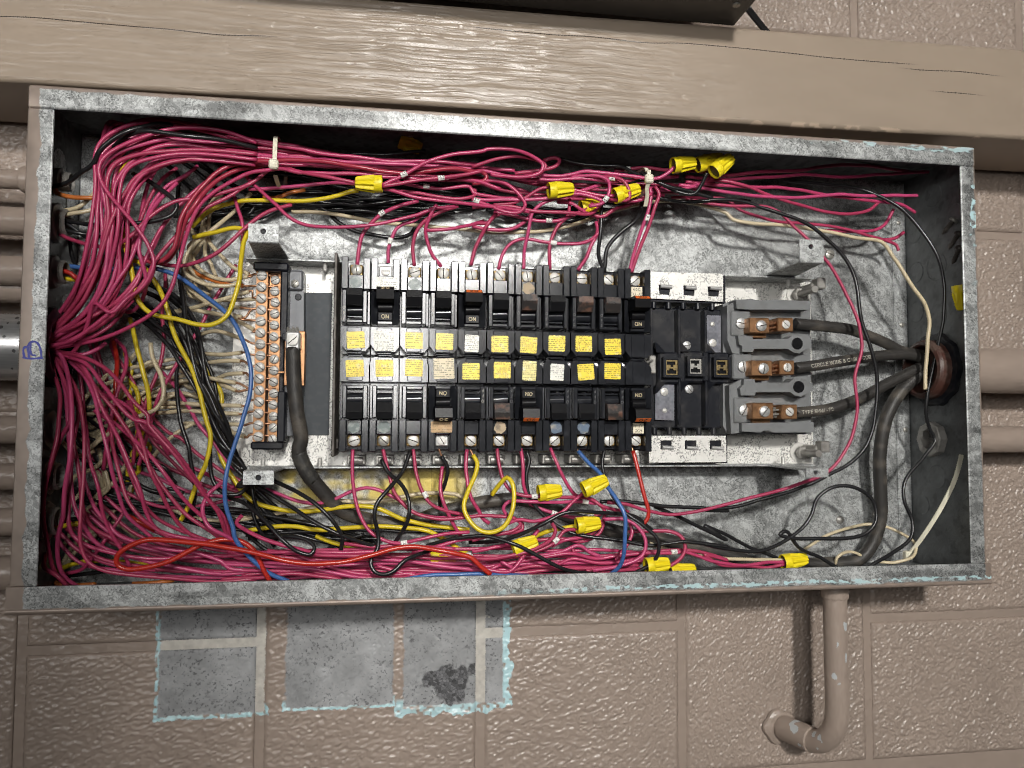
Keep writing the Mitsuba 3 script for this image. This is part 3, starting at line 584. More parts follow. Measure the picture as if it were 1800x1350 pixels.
# ------------------------------------------------------------------ grey main lug block
lb = thing('main_lug_block', 'grey moulded plastic main lug block with three copper terminals', 'terminal block')
Y = 46
part(lb, 'base', prism([(592.7, 256.4), (604.8, 261.4), (683.3, 261.9), (682.0, 131.6), (596.0, 131.4), (591.3, 139.3)], 62, 88.5), 'grey_plastic')
part(lb, 'barrier', prism([(598.2, 258.3), (614.8, 259.7), (620.2, 257.6), (629.1, 257.9), (633.9, 259.6), (672.6, 259.3), (672.5, 250.8), (613.5, 249.5), (599.3, 249.9)], Y, 66), 'grey_plastic')
part(lb, 'barrier', prism([(600.1, 224.5), (614.9, 224.9), (614.9, 221.5), (650.2, 222.3), (655.0, 225.7), (661.1, 226.7), (667.1, 225.1), (668.9, 222.7), (674.4, 223.6), (674.5, 213.9), (668.1, 212.7), (662.0, 208.6), (656.0, 209.6), (650.0, 212.9), (615.9, 212.2), (614.7, 209.2), (604.0, 209.2), (604.1, 214.8), (601.2, 215.9)], Y, 66), 'grey_plastic')
part(lb, 'barrier', prism([(605.5, 183.6), (616.3, 183.8), (616.3, 180.2), (651.2, 180.6), (656.1, 184.9), (662.2, 185.5), (668.2, 183.8), (669.9, 180.9), (675.0, 181.2), (675.2, 172.7), (669.8, 171.5), (663.0, 167.3), (656.4, 168.6), (651.7, 171.7), (617.1, 171.3), (616.1, 168.2), (602.3, 168.1), (601.2, 174.7), (605.1, 178.1)], Y, 66), 'grey_plastic')
part(lb, 'barrier', prism([(602.8, 142.1), (675.3, 143.5), (676.1, 133.7), (634.3, 133.3), (629.6, 135.2), (624.8, 135.0), (621.3, 133.3), (602.7, 134.3)], Y, 66), 'grey_plastic')
for q in ((659.7, 218.0), (660.4, 176.7)):
    part(lb, 'screw_well', lathe([(5.6, 0), (5.6, .5), (5.2, .6)], (q[0], 45.8, q[1]), (0, -1, 0), 24), 'handle_black', False)
part(lb, 'side_skirt', cat([prism([(592.1, 253.6), (604.2, 259.6), (605.0, 225.4), (610.9, 216.4), (607.7, 207.2), (596.9, 208.2), (592.3, 220.6)], 52, 64), prism([(593.6, 177.5), (607.4, 184.5), (611.6, 178.9), (608.4, 168.7), (606.8, 141.6), (609.1, 133.7), (594.8, 132.0), (593.4, 161.7)], 52, 64)]), 'grey_plastic', label='dust-caked dark skirt of the block')
for i in range(3):
    sc = [(604.9, 236.6), (606.4, 195.4), (606.9, 154.2)][i]; sa = [10, 80, -55][i]
    part(lb, 'step', cb(sc[0]-10, sc[0]+10, 50, 64, sc[1]-12, sc[1]+12, 1.2), 'grey_plastic')
    screw_part(lb, 'screw', 'aluminium', (sc[0], 49.8, sc[1]), 5.4, sa)
    (ax, az), (bx, bz) = [((607.6, 240.7), (627.8, 226.2)), ((608.7, 200.7), (630.0, 186.1)), ((609.3, 161.0), (630.5, 145.7))][i]
    (dx, dz), (fx, fz) = [((636.1, 241.4), (651.9, 228.3)), ((637.1, 201.2), (652.3, 187.5)), ((638.1, 159.6), (654.5, 145.9))][i]
    part(lb, 'copper_lug', cat([cb(ax, bx, 38, 60, bz, az, .8), cb(ax+4, bx+1, 46, 60, bz-3.6, az-2, .8)]), 'copper')
    part(lb, 'copper_lug', cb(dx, fx, 38, 58, fz, dz, .8), 'copper')
    screw_part(lb, 'screw', 'aluminium', ((ax+bx)/2+1.5, 37.9, (az+bz)/2-.4), 5.3, [-10, -80, -50][i], .5)
    screw_part(lb, 'screw', 'screw_steel', ((dx+fx)/2, 37.9, (dz+fz)/2), 4.0, [35, 90, 35][i], flat=True)
    st = [tube([(bx-2, 47+rng.uniform(-2, 4), bz+2.5+j*2.0), (dx+3, 47+rng.uniform(-2, 4), fz+2.5+j*2.0)], 1.0, 6, False) for j in range(5)]
    part(lb, 'strand_bundle', cat(st+[tube([(bx-2, 42, bz+4), (dx+2, 43, fz+5)], 1.0, 6, False), tube([(bx-2, 42, bz+8), (dx+2, 43, fz+9)], 1.0, 6, False)]), 'bare_copper' if i != 2 else 'dull_screw')

# ------------------------------------------------------------------ neutral strip
nb = thing('terminal_strip', 'double copper terminal strip with slotted screws at the left of the breakers', 'terminal strip')
(a0x, a0z), (a1x, a1z) = (165.5, 268.8), (165.3, 128.7)
(b0x, b0z), (b1x, b1z) = (175.7, 268.0), (176.5, 127.9)
part(nb, 'tray', cat([cb(a1x-6, b0x+8, 72, 88.5, 118, 276, 1), cb(a1x-6.5, b0x+13, 52, 74, 272.5, 280, 1.5), cb(a1x-6, b0x+11, 56, 74, 117.5, 124.5, 1.5), cb(b0x+6.5, b0x+12.5, 54, 80, 214, 273, 1), cb(b0x+5.5, b0x+12, 54, 80, 124, 168, 1), cb(b0x+8, b0x+15, 53.5, 78, 212, 219, 1)]), 'black_plastic')
part(nb, 'copper_bar', prism([(a1x-4.6, a1z-5), (a1x+4.8, a1z-5), (a0x+4.8, a0z+6), (a0x-4.6, a0z+6)], 58, 71), 'copper')
part(nb, 'copper_bar', prism([(b1x-4.6, b1z-5), (b1x+4.4, b1z-5), (b0x+4.4, b0z+6), (b0x-4.6, b0z+6)], 65, 73), 'copper')
for i in range(15):
    t = i/14
    screw_part(nb, 'screw', 'screw_steel', (a0x+(a1x-a0x)*t+rng.uniform(-.3, .3), 57.6-rng.uniform(0, 1.2), a0z+(a1z-a0z)*t), 4.3, [5, 40, 45, 45, -20, 45, 0, 10, 45, 40, 50, 45, 42, 20, 20][i], .5)
    screw_part(nb, 'screw', 'screw_steel', (b0x+(b1x-b0x)*t+rng.uniform(-.3, .3), 64.4-rng.uniform(0, 1.5), b0z+(b1z-b0z)*t-1.5), 4.0, [-30, 0, 20, -25, 10, 30, 20, -60, 10, 30, -20, 20, 0, -40, 60][i], .5)
part(nb, 'side_plate', prism([(183.6, 277.3), (197.4, 277.7), (199.4, 275.8), (200.6, 208.2), (199.1, 129.3), (185.5, 129.3)], 70, 88), 'grey_fibre', label='dark grey fibre plate beside the copper bars')
part(nb, 'plate_pad', cb((184.4, 275.9)[0], (199.4, 276.4)[0], 66, 71, (184.7, 258.5)[1], (184.4, 276.4)[1], 1.5), 'grey_fibre')
q = (192.6, 264.1)
screw_part(nb, 'screw', 'dull_screw', (q[0], 65.6, q[1]), 3.6, -50)
q = (195.0, 252.9); part(nb, 'plug', cyl((q[0], 70.2, q[1]), (0, -1, 0), 3.0, 1.2), 'black_plastic')
(lx0, lz0), (lx1, lz1) = (188.2, 219.1), (200.3, 203.6)
part(nb, 'copper_strap', cat([cb(lx0-2.5, lx1+3, 57, 66, (186.4, 172.9)[1], (185.5, 221.1)[1], .6), cb(a0x+6, lx0, 63, 64.5, (185.1, 217.9)[1]-2, (185.0, 221.9)[1], .4), cb(a0x+6, lx0, 63, 64.5, (185.8, 184.0)[1], (185.7, 186.0)[1], .4)]), 'copper')
part(nb, 'lug', cb(lx0, lx1, 44, 57, lz1, lz0, 1.4), 'aluminium')
screw_part(nb, 'lug_screw', 'screw_steel', ((lx0+lx1)/2, 43.8, (lz0+lz1)/2), 5.0, -40, flat=True)
part(nb, 'strand_bundle', cat([tube([(lx0+1.2+i*1.5, 47, lz0-1), (lx0+1.2+i*1.5+rng.uniform(-.4, .4), 47+rng.uniform(-1, 1), lz0+3.5+rng.uniform(-1, 1))], .75, 6, False) for i in range(7)]), 'dull_screw')

# ------------------------------------------------------------------ circuit breakers
XB, ZT, ZB, PB = 246.7, 285.0, 115.6, 25.4
def flip(m, cx, cz):
    m = m.copy(); m.vertices[:, 0] = 2*cx-m.vertices[:, 0]; m.vertices[:, 2] = 2*cz-m.vertices[:, 2]; return m
ORD = ['first', 'second', 'third', 'fourth', 'fifth', 'sixth', 'seventh', 'eighth', 'ninth', 'tenth', 'eleventh']
top = ['A', 'Bk', 'A', 'A', 'Bo', 'A', 'A', 'A', 'A', 'A', 'Bo']; bot = ['A', 'A', 'A', 'Bk', 'A', 'A', 'Bo', 'A', 'A', 'A', 'Bo']
stT = ['yellow', 'white', 'yellow', 'yellow', 'white', 'yellow', 'yellow', 'yellow', 'yellow', 'yellow', None]
stB = ['yellow', 'yellow', 'yellow', 'cream', 'yellow', 'yellow', 'faded', 'white', 'yellow', 'yellow', None]
extT = {0: 'residue_grey', 1: 'cream_label', 2: 'residue_grey', 6: 'tan', 10: 'cual'}
extB = {0: 'residue_grey', 1: 'residue_grey', 3: 'tan_label', 5: 'tan', 7: 'blue', 8: 'blue', 10: 'cual'}
hue = {'top8': 'handle_stained', 'top9': 'handle_stained', 'bot5': 'handle_stained', 'bot9': 'handle_stained', 'top6': 'handle_stained'}
angT = [75, 0, -25, 90, 80, 50, 85, -20, 0, 45, -45]; angB = [-15, 45, 20, 60, 45, 45, 30, -45, -60, 90, 45]
def breaker(i, row):
    kind = (top if row == 'top' else bot)[i]; st = (stT if row == 'top' else stB)[i]; ex = (extT if row == 'top' else extB).get(i); ang = (angT if row == 'top' else angB)[i]
    x0 = XB+PB*i-12.7; dy = [0, .3, -.2, .2, -.3, .1, -.1, .3, 0, -.2, .2][(i*3+(row == 'bot')) % 11]
    dz = -.55*i*.25 if row == 'top' else 0.0
    desc = {'A': 'black narrow-handled', 'Bk': 'black wide-handled', 'Bo': 'orange-faced'}[kind]
    sd = {'yellow': 'yellow sticker', 'white': 'whitish printed sticker', 'cream': 'cream printed sticker', 'faded': 'faded cream-yellow sticker', None: 'no sticker'}[st]
    k = thing('circuit_breaker', f'{desc} breaker with {sd}, {ORD[i]} from left in the {"upper" if row == "top" else "lower"} row', 'circuit breaker', 'breakers in two rows')
    cx, cz = x0+12.7, (ZT+ZB)/2; s = .953
    if row == 'bot': fl = lambda m: flip(m, cx, cz)
    else: fl = lambda m: m
    sh = lambda m: (m.apply_translation((0, dy, dz)), m)[1]
    P = lambda name, m, b, sm=30, lab=None: part(k, name, sh(fl(m)), b, sm, label=lab)
    z = lambda w: ZT-w*s
    B = lambda a, b, y, w0, w1, yb=62, bev=.6: cb(x0+a, x0+b, y, yb, z(w1), z(w0), bev)
    notch = Polygon([(x0+.5, z(64)), (x0+24.9, z(64)), (x0+24.9, z(82)), (x0+21.5, z(86.3)), (x0+5.6, z(86.3)), (x0+.5, z(80))])
    case = [B(.3, 25.1, 60, 1, 87.6, 88, .3), B(.3, 6.2, 41, 0, 29.6), B(19.1, 25.1, 41, .6, 29.6), B(6.2, 19.1, 43.4, 16, 29.2), B(6.0, 19.3, 56, 2, 16.4, 61, .3),
            prism(notch, 40.6, 62), B(5.6, 18.6, 39.8, 64.4, 86.2, 62), B(5.8, 18.4, 43, 87.2, 88.4, 62, .4)]
    if kind == 'A':
        case += [B(1.3, 5.2, 39, 30.6, 60.6), B(19.0, 22.6, 39, 31.2, 60.6), B(5.2, 19.0, 41.5, 57.4, 60.4), B(22.8, 25.0, 47, 30.6, 61, 62, .3)]
        P('case', cat(case), 'bakelite')
        hm = 'handle_black' if row+str(i) not in hue else hue[row+str(i)]
        tg = trimesh.convex.convex_hull(np.array([(x0+a, y, z(w)) for a in (5.5, 18.8) for y, w in ((31.5, 30.4), (30.5, 36), (33.5, 45), (50, 46), (50, 29.6))]))
        P('handle', cat([tg, cb(x0+5.7, x0+18.6, 30.2, 32, z(36.8), z(36.0), .2)]), hm, 25)
        P('roller', cat([cyl((x0+5.6, 46, z(48.6)), (1, 0, 0), 4.4, 13.2, 20, .3), cb(x0+5.6, x0+18.8, 44, 50, z(55.4), z(53.8), .4)]), 'bakelite', 40)
        for j, ch in enumerate('OFF'):
            o = (x0+3.2, 39.0, z(47+j*5.0))
            P('lettering', text(ch, 2.5, o, 0, .12), 'ink_pale' if i < 5 else 'ink_grey', False)
    else:
        case += [trimesh.convex.convex_hull(np.array([(x0+a, y, z(w)) for a, y in ((.6, 42), (6.2, 48)) for w in (30.6, 61)]+[(x0+a, 60, z(w)) for a in (.6, 6.2) for w in (30.6, 61)])),
                 trimesh.convex.convex_hull(np.array([(x0+a, y, z(w)) for a, y in ((24.8, 42), (19.0, 48)) for w in (30.6, 61)]+[(x0+a, 60, z(w)) for a in (24.8, 19.0) for w in (30.6, 61)])), B(6, 19.2, 42.4, 58, 61)]
        P('case', cat(case), 'bakelite')
        tg = trimesh.convex.convex_hull(np.array([(x0+a, y, z(w)) for a in (5.3, 20.2) for y, w in ((30.5, 28.6), (25.5, 31.8), (26.5, 40), (33, 42), (50, 42), (50, 29))]))
        P('handle', cat([tg, cyl((x0+6.4, 43, z(45.6)), (1, 0, 0), 4.4, 12.6, 20, .3), B(6.4, 19, 40.6, 50, 58, 60)]), 'handle_black', 25)
        n = np.array([0, -.62*1.0, .78]); f = np.array([[x0+5.9, 30.1, z(28.75)], [x0+19.6, 30.1, z(28.75)], [x0+19.6, 25.65, z(31.5)], [x0+5.9, 25.65, z(31.5)]])
        nn = np.cross(f[1]-f[0], f[3]-f[0]); nn /= np.linalg.norm(nn); nn *= -np.sign(nn[1]); nn = nn if nn[1] < 0 else -nn
        if kind == 'Bo':
            P('rating_face', trimesh.convex.convex_hull(np.vstack([f+nn*.15, f-nn*.4])), 'orange_face', False, 'orange rating face stamped 20')
        tm = meshkit.text_mesh('20', 3.4, .25); v = tm.vertices.copy(); v[:, 0] -= (v[:, 0].min()+v[:, 0].max())/2; v[:, 1] -= 1.7
        ux = (f[1]-f[0])/np.linalg.norm(f[1]-f[0]); uz = (f[0]-f[3])/np.linalg.norm(f[0]-f[3]); v[:, 0] *= 1.35
        tm.vertices = f.mean(0)+v[:, :1]*ux+v[:, 1:2]*uz*1.25+(v[:, 2:3]*.8+.12)*nn
        P('rating_number', tm, 'ink_black' if kind == 'Bo' else 'ink_gold', False)
        P('lettering', text('ON', 3.4, (x0+12.7, 40.6, z(54)), 0, .12), 'ink_gold', False)
    alu = kind == 'Bk'
    tm = P('terminal', cat([cb(x0+7, x0+18.4, 50.5, 58, z(16), z(5.2), 1.0)]), 'aluminium' if alu else 'brass')
    sk = part(k, 'terminal_screw', sh(fl(screw((x0+12.7, 50.2, z(10.4)), 5.0 if not alu else 4.0, ang, .45, flat=alu))), 'dull_screw' if (row, i) in (('bot', 1), ('top', 0)) else 'screw_steel')
    part(sk, 'slot', sh(fl(slot_grime_shade((x0+12.7, 50.2, z(10.4)), 5.0 if not alu else 4.0, ang, .45, alu))), 'grime_shade', False)
    if st:
        w_, h_ = {'yellow': (15.2, 14.6), 'white': (17, 17.5), 'cream': (18, 18), 'faded': (12.5, 17.5)}[st]
        ox, oz = rng.uniform(-1.2, 1.6), rng.uniform(-1.6, 1.0); a = math.radians(rng.uniform(-4, 4))
        if st in ('white',) and i in (4, 7): w_, h_ = 12.5, 15
        cx_, cz_ = x0+12.3+ox*(1 if st == 'yellow' else .3), z(75.3)+oz
        pts = [(cx_+math.cos(a)*u-math.sin(a)*v_, cz_+math.sin(a)*u+math.cos(a)*v_) for u, v_ in ((-w_/2, -h_/2), (w_/2, -h_/2), (w_/2, h_/2), (-w_/2, h_/2))]
        P('sticker', prism(Polygon(pts).buffer(-1).buffer(1), 39.45, 39.75), 'sticker_'+st, False, f'{ {"yellow": "yellow", "white": "whitish", "cream": "cream", "faded": "faded cream-yellow"}[st] } label of fine print')
    if ex in ('cream_label', 'tan_label'):
        P('sticker', prism(Polygon([(x0+4.5, z(28.3)), (x0+23, z(28.3)), (x0+23, z(18)), (x0+4.5, z(18))]).buffer(-1).buffer(1), 40.5, 40.9), 'sticker_white' if ex == 'cream_label' else 'sticker_tan', False, ('cream' if ex == 'cream_label' else 'brown tan')+' fine-print label above the terminal')
    elif ex == 'cual':
        P('sticker', cb(x0+7, x0+17.5, 43.0, 43.3, z(27.5), z(17.5), .1), 'sticker_cream_plain', False, 'cream label printed CU-AL')
        for t_, w_ in (('60C', 20), ('CU-AL', 24.6)):
            P('lettering', text(t_, 2.6, (x0+12.3, 42.95, z(w_)), 0, .1), 'ink_black', False)
    elif ex:
        m_ = {'residue_grey': 'residue_grey', 'tan': 'residue_tan', 'blue': 'residue_blue'}[ex]
        pts = [(x0+12.6+math.cos(t)*(5.6+rng.uniform(-.9, .7)), z(22.8)+math.sin(t)*(5.6+rng.uniform(-.8, .6))) for t in np.linspace(0, 2*np.pi, 18, endpoint=False)]
        P('label_residue', prism(Polygon(pts), 43.15, 43.36), m_, False, 'torn remains of a label')
    return k
scene['sticker_cream_plain'] = pr((.62, .56, .42), .5)
for i in range(11): breaker(i, 'top')
for i in range(11): breaker(i, 'bot')

# ------------------------------------------------------------------ wires, one line each: colour|radius|label or group|points (0.1 mm)
GROUPS = {
 'GU': ('pink insulated wire in the fan rising from the thick left conduit to the top bundle', 'pink wires fanning upward'),
 'GT': ('pink insulated wire in the tied bundle along the top of the box', 'pink wires of the top bundle'),
 'GD': ('pink insulated wire in the fan falling from the thick left conduit to the bottom bundle', 'pink wires fanning downward'),
 'GB': ('pink insulated wire in the tangled bundle along the bottom of the box', 'pink wires of the bottom bundle'),
 'GPB': ('pink insulated wire crossing low over the back panel behind the left fans', 'pink wires behind the fans'),
 'GKD': ('black wire in the loom slanting down past the left of the terminal strip', 'black wires of the slanting loom'),
 'GKB': ('black wire lying along the bottom behind the pink bundle', 'black wires along the bottom'),
 'GKT': ('black wire running along the top behind or among the pink bundle', 'black wires along the top'),
 'GKL': ('black wire at the far left entering from a left fitting', 'black wires from the left fittings'),
 'GWL': ('cream wire tangled over the back panel behind the left pink fans', 'cream wires behind the fans'),
 'GWS': ('cream wire with a stripped copper end going to the terminal strip', 'cream wires to the terminal strip'),
 'GU2': ('short stretch of pink wire bending inside the upward fan at left', 'pink stretches inside the upward fan'),
 'GT2': ('pink insulated wire looping in the right half of the top bundle above the breakers', 'pink loops at the top right'),
 'GD2': ('pink insulated wire of the downward fan hugging the left wall of the box', 'pink wires hugging the left wall'),
 'GB2': ('pink insulated wire in the right half of the bottom tangle below the breakers', 'pink tangle at the bottom right'),
 'GKT2': ('black wire sagging below the top bundle to the left of its centre', 'black wires sagging below the top bundle'),
 'GYS': ('short yellow wire glimpsed deep behind the left pink fans', 'yellow wires behind the fans'),
 'GR': ('short red wire glimpsed in the lower left pink fan', 'red glimpses'),
}
COL = {'P': ('pink_wire', 'wire_pink'), 'R': ('red_wire', 'wire_red'), 'R2': ('red_wire', 'wire_dull_red'), 'K': ('black_wire', 'wire_black'), 'B': ('blue_wire', 'wire_blue'), 'Y': ('yellow_wire', 'wire_yellow'),
       'W': ('cream_wire', 'wire_cream'), 'O': ('orange_wire', 'wire_orange'), 'G': ('green_wire', 'wire_green'), 'M': ('main_cable', 'cable_rubber')}
CN = {'P': 'pink', 'R': 'red', 'K': 'black', 'B': 'blue', 'Y': 'yellow'}
